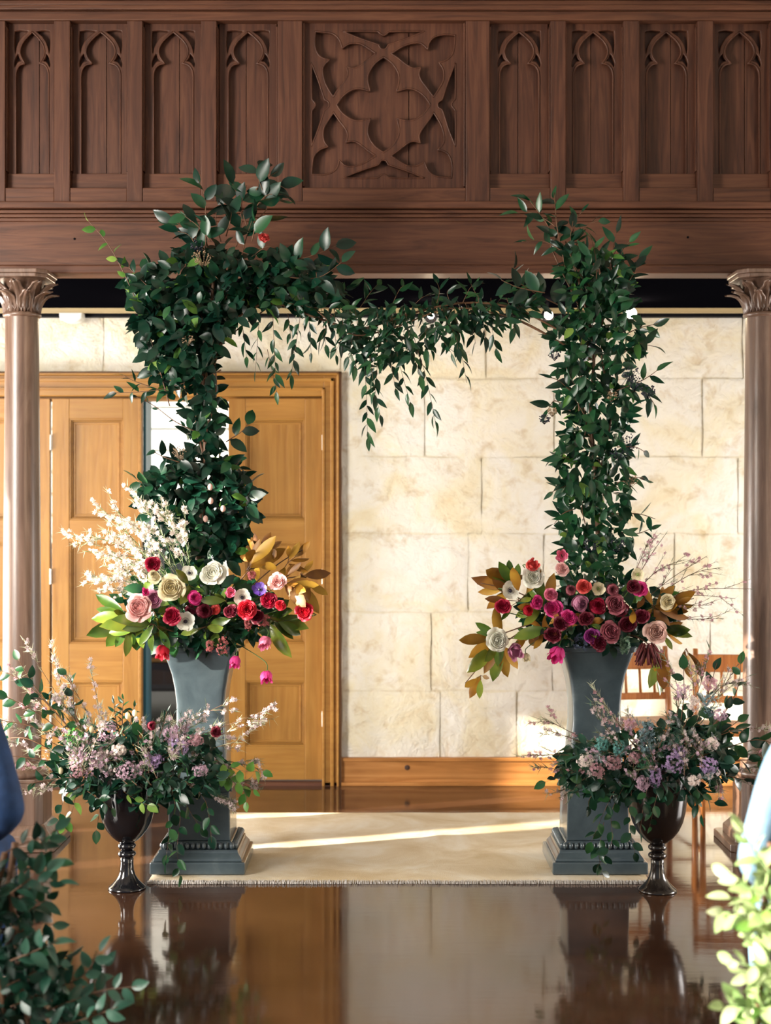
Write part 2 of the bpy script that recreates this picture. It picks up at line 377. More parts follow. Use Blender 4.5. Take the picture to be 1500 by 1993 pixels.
# a parked dark car glimpsed through the doorway
car = thing('car', 'black parked car glimpsed in the doorway behind the left urn', 'car', (-2.2, 11.9, 0))
cp = mat_plain('black_car_paint', (0.006, 0.006, 0.008), 0.12, spec=0.6, coat=1.0); glassm = mat_plain('car_glass', (0.02, 0.025, 0.03), 0.05, spec=0.8)
prof = [(-2.1, 0.25), (-2.15, 0.6), (-2.05, 0.88), (-1.3, 0.98), (-0.7, 1.38), (0.5, 1.42), (1.2, 1.02), (1.9, 0.92), (2.1, 0.7), (2.1, 0.28)]
def ext_profile(pf, ya, yb, inset):
    n = len(pf); vs = [(x, ya+(inset if z > 1.0 else 0), z) for x, z in pf]+[(x, yb-(inset if z > 1.0 else 0), z) for x, z in pf]
    return vs, [tuple(range(n)), tuple(reversed(range(n, 2*n)))]+[(i, i+n, (i+1) % n+n, (i+1) % n) for i in range(n)]
b_ = MB(); b_.add(*ext_profile([(x-2.2, z) for x, z in prof], 11.0, 12.7, 0.15)); b_.build('body', cp, car, bevel=0.06, seg=3)
g_ = MB(); g_.add([(-3.35, 11.02, 1.0), (-1.15, 11.02, 1.02), (-1.72, 11.12, 1.36), (-2.85, 11.12, 1.34)], [(0,1,2,3)]); g_.build('side_window', glassm, car)
MB().box(-4.2, -0.2, 10.985, 11.0, 0.50, 0.53).build('highlight_strip', mat_plain('highlight_metal', (0.8, 0.8, 0.82), 0.1, metal=1), car)  # bright strip added for the highlight streak along the car side
for wx in (-3.55, -0.85):
    for wy in (11.0, 12.55):
        o = MB().lathe([(0, 0.2), (0.01, 0.31), (0.16, 0.31), (0.17, 0.2)], 24).build('wheel', mat_plain('tyre', (0.01, 0.01, 0.01), 0.8), car, loc=(wx, wy+0.15, 0.30)); o.rotation_euler = (PI/2, 0, 0)

# ------------------------------------------------------------------ balcony front
D0 = 7.25; S0 = F/D0
bal = thing('balcony_front', 'dark carved oak balcony front with gothic tracery above the columns', 'balcony', (0, D0, 2.81))
def bx(name, px0, px1, py0, py1, fy, by, mat=wood_dark, bev=0.004, parent=None):
    return MB().box(X(px0, D0), X(px1, D0), D0+fy, D0+by, Z(py1, D0), Z(py0, D0)).build(name, mat, parent or bal, bevel=bev)
XL, XR = -900, 2400
bx('fascia_board', XL, XR, 430, 517, 0.0, 0.10, wood_dark_x, 0.006)
bx('bottom_lip', XL, XR, 517, 533, -0.018, 0.10, wood_dark_x, 0.006)
bx('ledge', XL, XR, 396, 409, -0.055, 0.12, wood_dark_x, 0.006)
bx('cove_moulding', XL, XR, 411, 417, -0.030, 0.10, wood_dark_x, 0.003)
bx('cove_moulding', XL, XR, 418, 424, -0.018, 0.10, wood_dark_x, 0.003)
bx('cove_moulding', XL, XR, 425, 431, -0.008, 0.10, wood_dark_x, 0.002)
bx('top_rail', XL, XR, 22, 40, -0.004, 0.12, wood_dark_x)
bx('cornice_moulding', XL, XR, 12, 21, -0.022, 0.12, wood_dark_x, 0.004)
bx('cornice_moulding', XL, XR, 2, 11, -0.012, 0.12, wood_dark_x, 0.004)
bx('cornice_moulding', XL, XR, -60, 1, -0.035, 0.12, wood_dark_x, 0.004)
struct('wall_above_balcony', MB().box(-5, 5, D0+0.12, D0+0.3, Z(-40, D0), 6.5), plaster)
stiles = [(-150,-118),(-10,10),(105,136),(247,277),(391,421),(540,588),(906,953),(1071,1101),(1213,1244),(1357,1388),(1500,1531),(1640,1672)]
for (a, b) in stiles:
    o = bx('stile', a, b, 40, 395, 0.0, 0.12)
    w = X(b, D0)-X(a, D0)
for i in range(len(stiles)-1):
    a, b = stiles[i][1], stiles[i+1][0]
    bx('bottom_rail', a, b, 365, 395, 0.004, 0.12, wood_dark_x)
def catmull(pts, n=5):
    if len(pts) == 2: return [pts[0]]
    out = []; P_ = [pts[0]]+list(pts)+[pts[-1]]
    for i in range(1, len(P_)-2):
        p0, p1, p2, p3 = P_[i-1:i+3]
        for k in range(n):
            t = k/n
            out.append(tuple(0.5*((2*p1[j])+(-p0[j]+p2[j])*t+(2*p0[j]-5*p1[j]+4*p2[j]-p3[j])*t*t+(-p0[j]+3*p1[j]-3*p2[j]+p3[j])*t**3) for j in (0, 1)))
    return out
def loop(segs, n=5):
    out = []
    for sg in segs: out += catmull(sg, n)
    return out
def plate(name, outlines, thick, mat, bevel=0.003):
    cu = bpy.data.curves.new(name, 'CURVE'); cu.dimensions = '2D'; cu.fill_mode = 'BOTH'; cu.extrude = thick/2-bevel; cu.bevel_depth = bevel; cu.bevel_resolution = 1; cu.offset = -bevel
    for ol in outlines:
        sp = cu.splines.new('POLY'); sp.points.add(len(ol)-1); sp.use_cyclic_u = True
        for i, (x, y) in enumerate(ol): sp.points[i].co = (x, y, 0, 1)
    o = bpy.data.objects.new(name, cu); COL.objects.link(o); dg = bpy.context.evaluated_depsgraph_get()
    me = bpy.data.meshes.new_from_object(o.evaluated_get(dg)); bpy.data.objects.remove(o)
    me.transform(Matrix.Rotation(PI/2, 4, 'X')); me.materials.clear(); me.materials.append(mat); me.name = name
    return me
k = 1.0/S0
def sc_(ol, cx, cy): return [((x-cx)*k, -(y-cy)*k) for x, y in ol]
# narrow lancet panels, drawn about their own centre line (pixels of the front plane), y down
arch_R = [[(0, 55), (12, 65), (24, 78), (29, 92), (26, 105), (17, 117)], [(17, 117), (27, 119), (35, 126), (39, 140), (39, 170)], [(39, 170), (39, 334)], [(39, 334), (0, 334)]]
def mirror_loop(segs):
    R = loop(segs); Lh = [(-x, y) for x, y in reversed(R)]
    return R+[q for q in Lh if q not in (R[0],)]
arch = mirror_loop(arch_R)
spR = loop([[(10, 54), (28, 52), (41, 54)], [(41, 54), (42, 80), (40, 98)], [(40, 98), (36, 82), (26, 66), (10, 54)]])
tri = loop([[(33, 98), (38, 104), (41, 112)], [(41, 112), (42, 118), (41, 124)], [(41, 124), (34, 114), (26, 112)], [(26, 112), (31, 106), (33, 98)]])
def half_rect(w): return [(-w, 38), (w, 38), (w, 366), (-w, 366)]
hw = 57
lan = plate('tracery', [sc_(half_rect(hw), 0, 200), sc_(arch, 0, 200), sc_(spR, 0, 200), sc_([(-x, y) for x, y in reversed(spR)], 0, 200),
      sc_(tri, 0, 200), sc_([(-x, y) for x, y in reversed(tri)], 0, 200)], 0.030, wood_dark, 0.004)
# thin raised bead that follows the arch
def bead_mesh(name, ol, r, closed=True):
    pts = [(x, 0, z) for x, z in ol]; pts = pts+[pts[0]] if closed else pts
    return MB().tube(pts, r, 6).mesh(name, wood_dark, True)
bead = bead_mesh('bead', sc_(arch, 0, 200), 0.0055)
for i in range(len(stiles)-1):
    a, b = stiles[i][1], stiles[i+1][0]
    if b-a > 200: continue
    c = (a+b)/2; n_pl = 2
    cut = rnd(-12, 14)
    bx('plank', a-4, c+cut-0.6, 36, 368, 0.088, 0.105, bev=0.001); bx('plank', c+cut+0.6, b+4, 36, 368, 0.089, 0.105, bev=0.001)
    o = link('tracery', lan, bal); o.location = Vector((X(c, D0), D0+0.070, Z(200, D0)))-bal.location
    if b-a < 110: o.scale = ((b-a)/114.0, 1, 1)
    o2 = link('bead', bead, o); o2.location = (0, -0.014, 0)
    o2.parent = o
    # chamfer strips on the stiles' inner edges
    for sx, e in ((a, 1), (b, -1)):
        MB().box(X(sx, D0), X(sx+e*2.6, D0), D0+0.012, D0+0.06, Z(332, D0), Z(50, D0)).build('chamfer_strip', wood_dark, bal, bevel=0.004)
    bx('lower_board', a, b, 334, 366, 0.045, 0.10, wood_dark_x, 0.003)
# the wide square panel
cx, cy = 746.0, 199.0; q = 1/3.75
def U(pts): return [(x*q, y*q) for x, y in pts]
lobe = [[(0, -345), (60, -300), (105, -235), (113, -170), (98, -98)]]
quat = []
base_l = catmull(U([(0, -345), (62, -300), (106, -235), (116, -175), (98, -100)]), 5)+[(98*q, -100*q)]
base_r = [(-y, -x) for x, y in base_l][::-1]      # mirrored over the diagonal
arm = base_l+base_r[1:-1]
for t in range(4):
    a = t*PI/2; quat += [(x*math.cos(a)-y*math.sin(a), x*math.sin(a)+y*math.cos(a)) for x, y in arm]
diag = loop([U([(-55, -368), (-110, -405), (-175, -440), (-250, -440), (-302, -408)]), U([(-302, -408), (-325, -470), (-370, -510), (-430, -522), (-500, -528)]),
    U([(-500, -528), (-505, -440), (-485, -370), (-445, -335), (-398, -325)]), U([(-398, -325), (-440, -280), (-445, -220), (-420, -140), (-368, -55)]),
    U([(-368, -55), (-340, -100), (-280, -180), (-262, -225), (-270, -275)]), U([(-270, -275), (-225, -262), (-180, -275), (-120, -320), (-55, -368)])])
tri_n = loop([U([(-300, -528), (-150, -530), (-40, -527)]), U([(-40, -527), (0, -500), (40, -527)]), U([(40, -527), (150, -530), (300, -528)]),
    U([(300, -528), (180, -480), (60, -440), (35, -430)]), U([(35, -430), (20, -405), (0, -398)]), U([(0, -398), (-20, -405), (-35, -430)]), U([(-35, -430), (-60, -440), (-180, -480), (-300, -528)])])
def rot(ol, t): a = t*PI/2; return [(x*math.cos(a)-y*math.sin(a), x*math.sin(a)+y*math.cos(a)) for x, y in ol]
def fl(ol): return [(x*k, -y*k*1.02) for x, y in ol]
holes = [quat]+[rot(diag, t) for t in range(4)]+[rot(tri_n, t) for t in range(4)]
rect = [(-160, -160), (160, -160), (160, 165), (-160, 165)]
big = plate('tracery', [fl(rect)]+[fl(h) for h in holes], 0.036, wood_dark, 0.004)
o = link('tracery', big, bal); o.location = Vector((X(cx, D0), D0+0.062, Z(cy, D0)))-bal.location
for h in holes:
    o2 = link('bead', bead_mesh('bead', fl(h), 0.0045), o); o2.location = (0, -0.017, 0)
bx('plank', 584, 795.2, 36, 368, 0.085, 0.105, bev=0.001); bx('plank', 796.8, 910, 36, 368, 0.086, 0.105, bev=0.001)
bx('chamfer_strip', 588, 592, 42, 362, 0.012, 0.055, bev=0.004); bx('chamfer_strip', 902, 906, 42, 362, 0.012, 0.055, bev=0.004)
for _p in ((145, 465), (1338, 462)): MB().sphere((X(_p[0], D0), D0-0.001, Z(_p[1], D0)), 0.006, 8, 4).build('nail_hole', black, bal)
struct('trim_6', MB().box(-5, 5, D0+0.10, D0+0.16, 2.815, 2.95), wood_dark_x)

# ------------------------------------------------------------------ columns
def column(xc, label):
    yc = 7.22
    t = thing('column', label, 'column', (xc, yc, 0))
    zc = Z(612, 7.14); ztop_ = 2.813
    sh = MB(); prof = [(0.40, 0.093), (0.8, 0.094), (1.4, 0.091), (2.0, 0.086), (zc, 0.081)]
    sh.lathe(prof, 40, (xc, yc, 0)); sh.build('shaft', wood_col, t, smooth=False, auto=0.6)
    MB().lathe([(-0.012, 0.082), (-0.008, 0.091), (0.0, 0.094), (0.008, 0.091), (0.012, 0.082)], 36, (xc, yc, zc+0.005)).build('necking', wood_col, t, smooth=True)
    H = ztop_-0.035-zc-0.01
    MB().lathe([(0, 0.078), (0.06, 0.082), (0.12, 0.095), (0.17, 0.115), (H, 0.135)], 32, (xc, yc, zc+0.01)).build('bell', wood_col, t, smooth=True)
    # stiff leaves on the bell
    def leafy(w, h, curl):
        vs, fs = [], []; n = 8; m = 6
        for j in range(n+1):
            v = j/n
            r = 0.004+0.085*v**2.2*0.75+curl*max(0, v-0.7)*0.25
            z = h*v-(0.10*max(0, v-0.82))
            wd = w*(0.35+0.65*math.sin(PI*min(1, v*1.05))**0.8)*(1+0.28*math.cos(v*22))
            for i in range(m+1):
                u = i/m*2-1
                vs.append((u*wd, -(0.080+r)+abs(u)**1.5*0.012-0.009*math.cos(u*PI*2.0), z))
        for j in range(n):
            for i in range(m):
                a = j*(m+1)+i; fs.append((a, a+1, a+m+2, a+m+1))
        mb = MB(); mb.v = vs; mb.f = fs; mb.mi = [0]*len(fs); return mb.mesh('carved_leaf', wood_col, True)
    big_l, small_l = leafy(0.036, H-0.01, 0.3), leafy(0.026, H*0.66, 0.35)
    for i in range(8):
        for (me, off) in ((big_l, 0), (small_l, PI/8)):
            o = link('carved_leaf', me, t); o.location = (0, 0, zc+0.012); o.rotation_euler = (0, 0, i*PI/4+off)
            sm = o.modifiers.new('solid', 'SOLIDIFY'); sm.thickness = 0.008
    def chsq(h, c): return [(-h+c, -h), (h-c, -h), (h, -h+c), (h, h-c), (h-c, h), (-h+c, h), (-h, h-c), (-h, -h+c)]
    def slab(name, h, c, z0, z1, bev=0.004, top=None):
        p = chsq(h, c); p2 = chsq(top[0], top[1]) if top else p
        vs = [(xc+x, yc+y, z0) for x, y in p]+[(xc+x, yc+y, z1) for x, y in p2]
        mb = MB(); mb.add(vs, [tuple(reversed(range(8))), tuple(range(8, 16))]+[(i, (i+1) % 8, (i+1) % 8+8, i+8) for i in range(8)])
        return mb.build(name, wood_col, t, bevel=bev)
    slab('abacus', 0.150, 0.045, ztop_-0.022, ztop_-0.001); slab('abacus', 0.143, 0.045, ztop_-0.040, ztop_-0.022, 0.003)
    MB().lathe([(0.335, 0.12), (0.345, 0.128), (0.36, 0.128), (0.372, 0.115), (0.38, 0.104), (0.395, 0.106), (0.405, 0.104), (0.415, 0.094)], 36, (xc, yc, 0)).build('base_torus', wood_col, t, smooth=True)
    slab('plinth', 0.125, 0.035, 0.11, 0.335); slab('plinth_cap', 0.130, 0.036, 0.318, 0.336, 0.004)
    slab('plinth_step', 0.165, 0.03, 0.07, 0.115, 0.003, (0.13, 0.034)); slab('plinth_step', 0.165, 0.03, 0.0, 0.07, 0.004)
    slab('plinth_foot', 0.20, 0.02, 0.0, 0.035, 0.004)
    return t
column(X(43, 7.22), 'slim wooden column with carved capital, its side bleached by daylight, beside the double doors')
column(X(1483, 7.22), 'dark wooden column with carved capital at the end of the stone wall')

# ------------------------------------------------------------------ rug
rx0, rx1, ry0, ry1 = -1.05, 1.17, 6.44, 7.93
rug = thing('rug', 'cream woven rug under the two tall urns', 'rug', (0, (ry0+ry1)/2, 0))
nx, ny = 50, 34; vs, fs = [], []
for j in range(ny+1):
    for i in range(nx+1):
        x = rx0+(rx1-rx0)*i/nx; y = ry0+(ry1-ry0)*j/ny
        z = 0.013+0.002*noise.noise(Vector((x*3, y*3, 0)))
        if i in (0, nx) or j in (0, ny): z = 0.001
        x2 = x+0.006*noise.noise(Vector((y*4, 0, 5))); y2 = y+0.006*noise.noise(Vector((x*4, 3, 5)))
        vs.append((x2, y2, z))
for j in range(ny):
    for i in range(nx):
        a = j*(nx+1)+i; fs.append((a, a+1, a+nx+2, a+nx+1))
MB().add(vs, fs).build('pile', rug_m, rug, smooth=True)
fr_ = MB()
for i in range(560):
    x = rx0+(rx1-rx0)*(i+rnd(0, 1))/560; y = ry0+0.006*noise.noise(Vector((x*4, 3, 5)))
    fr_.box(x, x+0.003, y-rnd(0.004, 0.012), y+0.02, 0.001, rnd(0.008, 0.015))
tag(fr_.build('woolly_edge', mat_plain('wool', (0.62, 0.58, 0.55), 0.95), rug), kind='stuff')

# ------------------------------------------------------------------ tall square urns
def urn(xc, label):
    y0 = 6.53; h0 = 0.213; yc = y0+h0; zb = 0.016
    t = thing('urn', label, 'urn', (xc, yc, 0), 'tall square urns of the arch')
    def sq(h, z0, z1, name, bev=0.005, h2=None):
        h2 = h if h2 is None else h2
        vs = [(xc+a*h, yc+b*h, z0) for a, b in ((-1,-1),(1,-1),(1,1),(-1,1))]+[(xc+a*h2, yc+b*h2, z1) for a, b in ((-1,-1),(1,-1),(1,1),(-1,1))]
        return MB().add(vs, [(3,2,1,0),(4,5,6,7),(0,1,5,4),(1,2,6,5),(2,3,7,6),(3,0,4,7)]).build(name, urn_m, t, bevel=bev)
    sq(0.213, zb, zb+0.055, 'foot_slab', 0.006)
    # ogee step
    pr = []
    for i in range(9):
        u = i/8; pr.append((zb+0.055+0.048*u, 0.198-0.020*(u-math.sin(2*PI*u)*0.16)))
    MB().lathe([(z, r) for z, r in pr], 4, (xc, yc, 0), square=False, rot=PI/4).build('foot_moulding', urn_m, t) if False else None
    vs, fs = [], []
    for (z, r) in pr:
        for a, b in ((-1,-1),(1,-1),(1,1),(-1,1)): vs.append((xc+a*r, yc+b*r, z))
    for i in range(len(pr)-1):
        for j in range(4): fs.append((i*4+j, i*4+(j+1) % 4, (i+1)*4+(j+1) % 4, (i+1)*4+j))
    n = len(pr); fs.append((3,2,1,0)); fs.append(tuple(4*(n-1)+j for j in range(4)))
    MB().add(vs, fs).build('foot_moulding', urn_m, t, bevel=0.003)
    sq(0.158, zb+0.103, zb+0.135, 'neck', 0.004, 0.146)
    be = MB().sphere((0, 0, 0), 0.0165, 12, 8, sx=0.72).mesh('bead', urn_m, True)
    for side in range(4):
        for i in range(13):
            o = link('bead', be, t); off = -0.150+0.300*i/12; zz = zb+0.118
            o.location = {0: (off, -0.160, zz), 1: (0.160, off, zz), 2: (off, 0.160, zz), 3: (-0.160, off, zz)}[side]
            if side in (1, 3): o.rotation_euler = (0, 0, PI/2)
    sq(0.141, zb+0.135, 0.375, 'pedestal', 0.006, 0.137)
    sq(0.150, 0.375, 0.395, 'pedestal_cap', 0.004); sq(0.142, 0.395, 0.42, 'pedestal_cap', 0.004, 0.125)
    pf = [(0.42, 0.125), (0.47, 0.118), (0.54, 0.120), (0.60, 0.117), (0.68, 0.110), (0.76, 0.110), (0.83, 0.117), (0.90, 0.130), (0.95, 0.145), (0.99, 0.160), (1.00, 0.162), (1.005, 0.172), (1.025, 0.176), (1.03, 0.172), (1.03, 0.155), (0.97, 0.14), (0.95, 0.0)]
    vs, fs = [], []; n = 28
    for (z, r) in pf:
        for q_ in range(n):
            a = 2*PI*q_/n+PI/4; e = 0.16   # superellipse: rounded square
            ca, sa = math.cos(a), math.sin(a)
            vs.append((xc+r*math.copysign(abs(ca)**e, ca)*1.0, yc+r*math.copysign(abs(sa)**e, sa), z))
    for i in range(len(pf)-1):
        for q_ in range(n):
            a = i*n+q_; b = i*n+(q_+1) % n; fs.append((a, b, b+n, a+n))
    MB().add(vs, fs).build('vase_body', urn_m, t, auto=0.75)
    return t
XU1, XU2 = -0.840, 0.958
urn(XU1, 'tall square grey urn on beaded pedestal in front of the open doorway')
urn(XU2, 'tall square grey urn on beaded pedestal in front of the stone wall')

# ------------------------------------------------------------------ low goblet vases
def goblet(xc, yc, sc, mat, label):
    t = thing('goblet_vase', label, 'vase', (xc, yc, 0), 'dark goblet vases')
    P1 = [(0, 0.080), (0.004, 0.083), (0.010, 0.080), (0.022, 0.066), (0.04, 0.049), (0.06, 0.037), (0.085, 0.030), (0.115, 0.028), (0.136, 0.029), (0.140, 0.024)]
    MB().lathe([(z*sc, r*sc) for z, r in P1], 40, (xc, yc, 0)).build('foot', mat, t, smooth=True)
    for zz in (0.155, 0.190):
        MB().lathe([((zz-0.0175+0.035*i/8)*sc, (0.023+0.017*math.sin(PI*i/8)**0.7)*sc) for i in range(9)], 32, (xc, yc, 0)).build('knop', mat, t, smooth=True)
    B = [(0.202, 0.024), (0.206, 0.034), (0.216, 0.050), (0.235, 0.070), (0.262, 0.091), (0.30, 0.109), (0.345, 0.120), (0.40, 0.127), (0.47, 0.131), (0.54, 0.136), (0.56, 0.140), (0.565, 0.137), (0.54, 0.128), (0.5, 0.0)]
    MB().lathe([(z*sc, r*sc) for z, r in B], 48, (xc, yc, 0)).build('bowl', mat, t, smooth=True)
    return t
G1 = (X(247, 6.36), 6.36); G2 = (X(1279, 6.32), 6.32)
goblet(G1[0], G1[1], 0.985, goblet_m, 'glossy black goblet vase on the floor by the left rug corner')
goblet(G2[0], G2[1], 1.0, goblet_r, 'dark bronze goblet vase on the floor, in front of the stone wall side urn')

# ------------------------------------------------------------------ small fixtures
sen = thing('emergency_light', 'white half-round plastic lamp under the dark ceiling near the left column', 'lamp', (X(137, 8.6), 8.66, 2.79))
pts = [(-0.066, 0.0), (-0.066, -0.028)]+[(0.066*math.cos(PI+PI*i/12), -0.028-0.030*math.sin(PI*i/12)) for i in range(13)]+[(0.066, 0.0)]
pts = [pts[0]]+pts[2:]
n = len(pts); cxm = X(137, 8.6)
MB().add([(cxm+x, 8.60, 2.805+z) for x, z in pts]+[(cxm+x, 8.70, 2.805+z) for x, z in pts],
   [tuple(range(n)), tuple(reversed(range(n, 2*n)))]+[(i, i+n, (i+1) % n+n, (i+1) % n) for i in range(n)]).build('housing', white_p, sen, bevel=0.004)
MB().box(cxm-0.05, cxm+0.05, 8.62, 8.68, 2.80, 2.83).build('mount', white_p, sen)
bulb_m = mat_plain('lamp_glow', (1, 0.9, 0.75), 0.4, emit=(1.0, 0.82, 0.55), es=60)
spots = [(1226, 607, 0.030, 'brightest lit spotlight under the dark ceiling, nearest the dark column'),
         (1066, 611, 0.024, 'lit spotlight where the hanging garland meets the arch post before the stone wall'),
         (838, 612, 0.018, 'lit spotlight half hidden above the middle of the leafy garland'),
         (297, 622, 0.018, 'lit spotlight behind the leafy arch post near the double doors')]
struct('added_plank_backing', MB().box(-5, 5, D0+0.106, D0+0.119, 2.95, Z(30, D0)), wood_dark)  # added sheet behind the planks, stops light showing through their seams
for (px, py, r, lab) in spots:
    d = 8.35; c = W(px, py, d)
    t = thing('spotlight', lab, 'lamp', (c.x, d, c.z), 'ceiling spotlights')
    MB().lathe([(0, 0.012), (0.83, 0.012)] if False else [(0.0, 0.008), (2.83-c.z-0.03, 0.008)], 8, (c.x, d+0.03, c.z+0.03)).build('stem', black, t)
    o = MB().lathe([(0, 0.030), (0.07, 0.034), (0.075, 0.030)], 20).build('housing', black, t, loc=(c.x, d+0.04, c.z+0.01)); o.rotation_euler = (PI/2+0.5, 0, 0)
    MB().sphere((c.x, d-0.035, c.z-0.012), r, 14, 8).build('bulb', bulb_m, t, smooth=True)
    l = bpy.data.lights.new('spotlight_lamp', 'POINT'); l.energy = 1.2; l.color = (1, 0.8, 0.55); l.shadow_soft_size = 0.03
    lo = bpy.data.objects.new('lamp_light', l); COL.objects.link(lo); lo.parent = t; lo.location = (0, -0.09, -0.03)

# ------------------------------------------------------------------ wooden chairs behind the vase on the stone wall side
def wood_chair(xc, yc, rz, label, mat=chair_wood, h=0.86, grp=None, w=0.21):
    t = thing('wooden_chair', label, 'chair', (xc, yc, 0), grp)
    def p(mb, name, bev=0.004, smooth=False):
        o = mb.build(name, mat, None, smooth=smooth, bevel=bev); o.parent = t; return o
    dp = 0.20
    for sx in (-1, 1):
        p(MB().tube([(sx*w, dp, 0), (sx*(w-0.005), dp-0.01, 0.45), (sx*(w-0.01), dp+0.05, h)], [0.015, 0.019, 0.014], 10), 'leg', 0, True)
        p(MB().tube([(sx*w, -dp, 0), (sx*w, -dp, 0.44)], [0.013, 0.019], 10), 'leg', 0, True)
        p(MB().tube([(sx*w, -dp, 0.2), (sx*w, dp, 0.2)], 0.010, 8), 'stretcher', 0, True)
    p(MB().tube([(-w, -dp, 0.26), (w, -dp, 0.26)], 0.010, 8), 'stretcher', 0, True)
    p(MB().tube([(-w, dp, 0.24), (w, dp, 0.24)], 0.010, 8), 'stretcher', 0, True)
    p(MB().box(-w-0.02, w+0.02, -dp-0.02, dp+0.015, 0.435, 0.465), 'seat', 0.012)
    p(MB().box(-w, w, dp+0.025, dp+0.048, h-0.13, h-0.03), 'top_rail', 0.008)
    p(MB().box(-w, w, dp+0.0, dp+0.02, 0.56, 0.60), 'back_rail', 0.006)
    for i in range(4):
        x = -w+2*w*(i+1)/5; p(MB().tube([(x, dp+0.01, 0.58), (x, dp+0.036, h-0.1)], 0.008, 8), 'spindle', 0, True)
    t.rotation_euler = (0, 0, rz); return t
wood_chair(X(1256, 8.15), 8.15, 0.15, 'orange wooden chair with spindles behind the stone wall side urn', grp='wooden chairs by the wall')
wood_chair(X(1428, 8.0), 8.0, -0.1, 'orange wooden chair standing beside the dark column', grp='wooden chairs by the wall', w=0.19)

# ================================================================== plants
leaf_cam = mat_leaf('camellia_leaf', (0.002, 0.018, 0.012), (0.005, 0.036, 0.020), (0.016, 0.080, 0.028), 0.33, 0.12)
leaf_smi = mat_leaf('vine_leaf', (0.003, 0.026, 0.015), (0.008, 0.050, 0.022), (0.030, 0.110, 0.034), 0.30, 0.2)
leaf_lit = mat_leaf('lit_leaf', (0.05, 0.16, 0.03), (0.12, 0.27, 0.05), (0.28, 0.42, 0.08), 0.35, 0.35)  # lighter green for lit leaves, the light put into the colour
leaf_mag = mat_leaf('magnolia_top', (0.030, 0.075, 0.010), (0.09, 0.15, 0.020), (0.22, 0.26, 0.035), 0.22, 0.08)
leaf_cop = mat_leaf('magnolia_underside', (0.16, 0.055, 0.006), (0.34, 0.145, 0.012), (0.52, 0.29, 0.03), 0.5, 0.12)
leaf_euc = mat_leaf('grey_green_leaf', (0.006, 0.040, 0.026), (0.018, 0.080, 0.052), (0.06, 0.15, 0.105), 0.38, 0.18)
leaf_sunlit = mat_leaf('sunlit_leaf', (0.20, 0.32, 0.12), (0.38, 0.50, 0.22), (0.60, 0.68, 0.42), 0.3, 0.35)  # garland leaves in sun: their brightness is put into the base colour
needle_m = mat_plain('needle_green', (0.16, 0.20, 0.12), 0.6, var=0.5, vs=25, trans=0.2)
needle_w = mat_plain('needle_pale', (0.50, 0.52, 0.36), 0.6, var=0.35, vs=25, trans=0.3)
stem_m = mat_plain('brown_stem', (0.12, 0.055, 0.025), 0.6, var=0.3)
stem_g = mat_plain('green_stem', (0.07, 0.13, 0.03), 0.5, var=0.3)
berry_m = mat_plain('dark_berry', (0.012, 0.014, 0.030), 0.25)
berry_t = mat_plain('tan_umbel', (0.30, 0.20, 0.12), 0.6, var=0.4, vs=40)
bl_white = mat_plain('white_blossom', (0.84, 0.74, 0.70), 0.6, var=0.12, vs=30, trans=0.3)
bl_soft = mat_plain('soft_blossom', (0.64, 0.52, 0.53), 0.6, var=0.25, vs=30, trans=0.3)
bl_pink = mat_plain('pale_pink_blossom', (0.58, 0.33, 0.38), 0.6, var=0.25, vs=30, trans=0.3)
bl_lilac = mat_plain('lilac_blossom', (0.42, 0.29, 0.52), 0.6, var=0.35, vs=40, trans=0.2)
bl_mauve = mat_plain('mauve_blossom', (0.52, 0.35, 0.45), 0.6, var=0.35, vs=40, trans=0.2)
bl_red = mat_plain('coral_blossom', (0.50, 0.14, 0.14), 0.6, var=0.3, vs=40, trans=0.2)
FC = {'red': (0.62, 0.02, 0.045), 'crimson': (0.42, 0.012, 0.05), 'burg': (0.16, 0.012, 0.03), 'dusty': (0.34, 0.09, 0.12), 'magenta': (0.70, 0.05, 0.26), 'pink': (0.80, 0.22, 0.36),
      'lpink': (0.85, 0.52, 0.50), 'cream': (0.85, 0.76, 0.52), 'white': (0.88, 0.87, 0.78), 'peach': (0.84, 0.60, 0.42), 'purple': (0.28, 0.03, 0.20), 'blue': (0.07, 0.025, 0.22),
      'mauve': (0.58, 0.24, 0.38), 'coral': (0.75, 0.11, 0.10), 'blush': (0.72, 0.48, 0.42)}
FM = {k_: mat_plain(k_+'_petal', c, 0.5, var=0.14, vs=35, trans=0.25) for k_, c in FC.items()}
dark_eye = mat_plain('dark_flower_eye', (0.015, 0.012, 0.03), 0.5)
green_eye = mat_plain('green_flower_eye', (0.22, 0.28, 0.08), 0.5)

# --- leaf templates: base at origin, tip along +Y, upper side +Z
def leaf_T(w, shape='ov', bend=0.18, fold=0.22, n=5, twist=0.0):
    vs, fs = [], []
    for j in range(n+1):
        v = j/n
        if shape == 'ov': h = math.sin(PI*v**0.85)**0.75
        elif shape == 'lan': h = math.sin(PI*v**0.75)**0.9
        elif shape == 'mag': h = math.sin(PI*v**1.15)**0.7
        elif shape == 'round': h = math.sin(PI*v)**0.5
        else: h = 1-v**3
        h = max(h, 0.02); y = v; z = -bend*v*v
        tw = twist*v
        for u in (-1, 0, 1):
            x = u*h*w*0.5; zz = abs(u)*h*w*0.5*fold
            vs.append((x*math.cos(tw)-zz*math.sin(tw), y, z+x*math.sin(tw)+zz*math.cos(tw)))
    for j in range(n):
        for i in range(2):
            a = j*3+i; fs.append((a, a+1, a+4, a+3))
    return vs, fs
def T_mesh(name, T, mat):
    mb = MB(); mb.add(*T); return mb.mesh(name, mat, True)
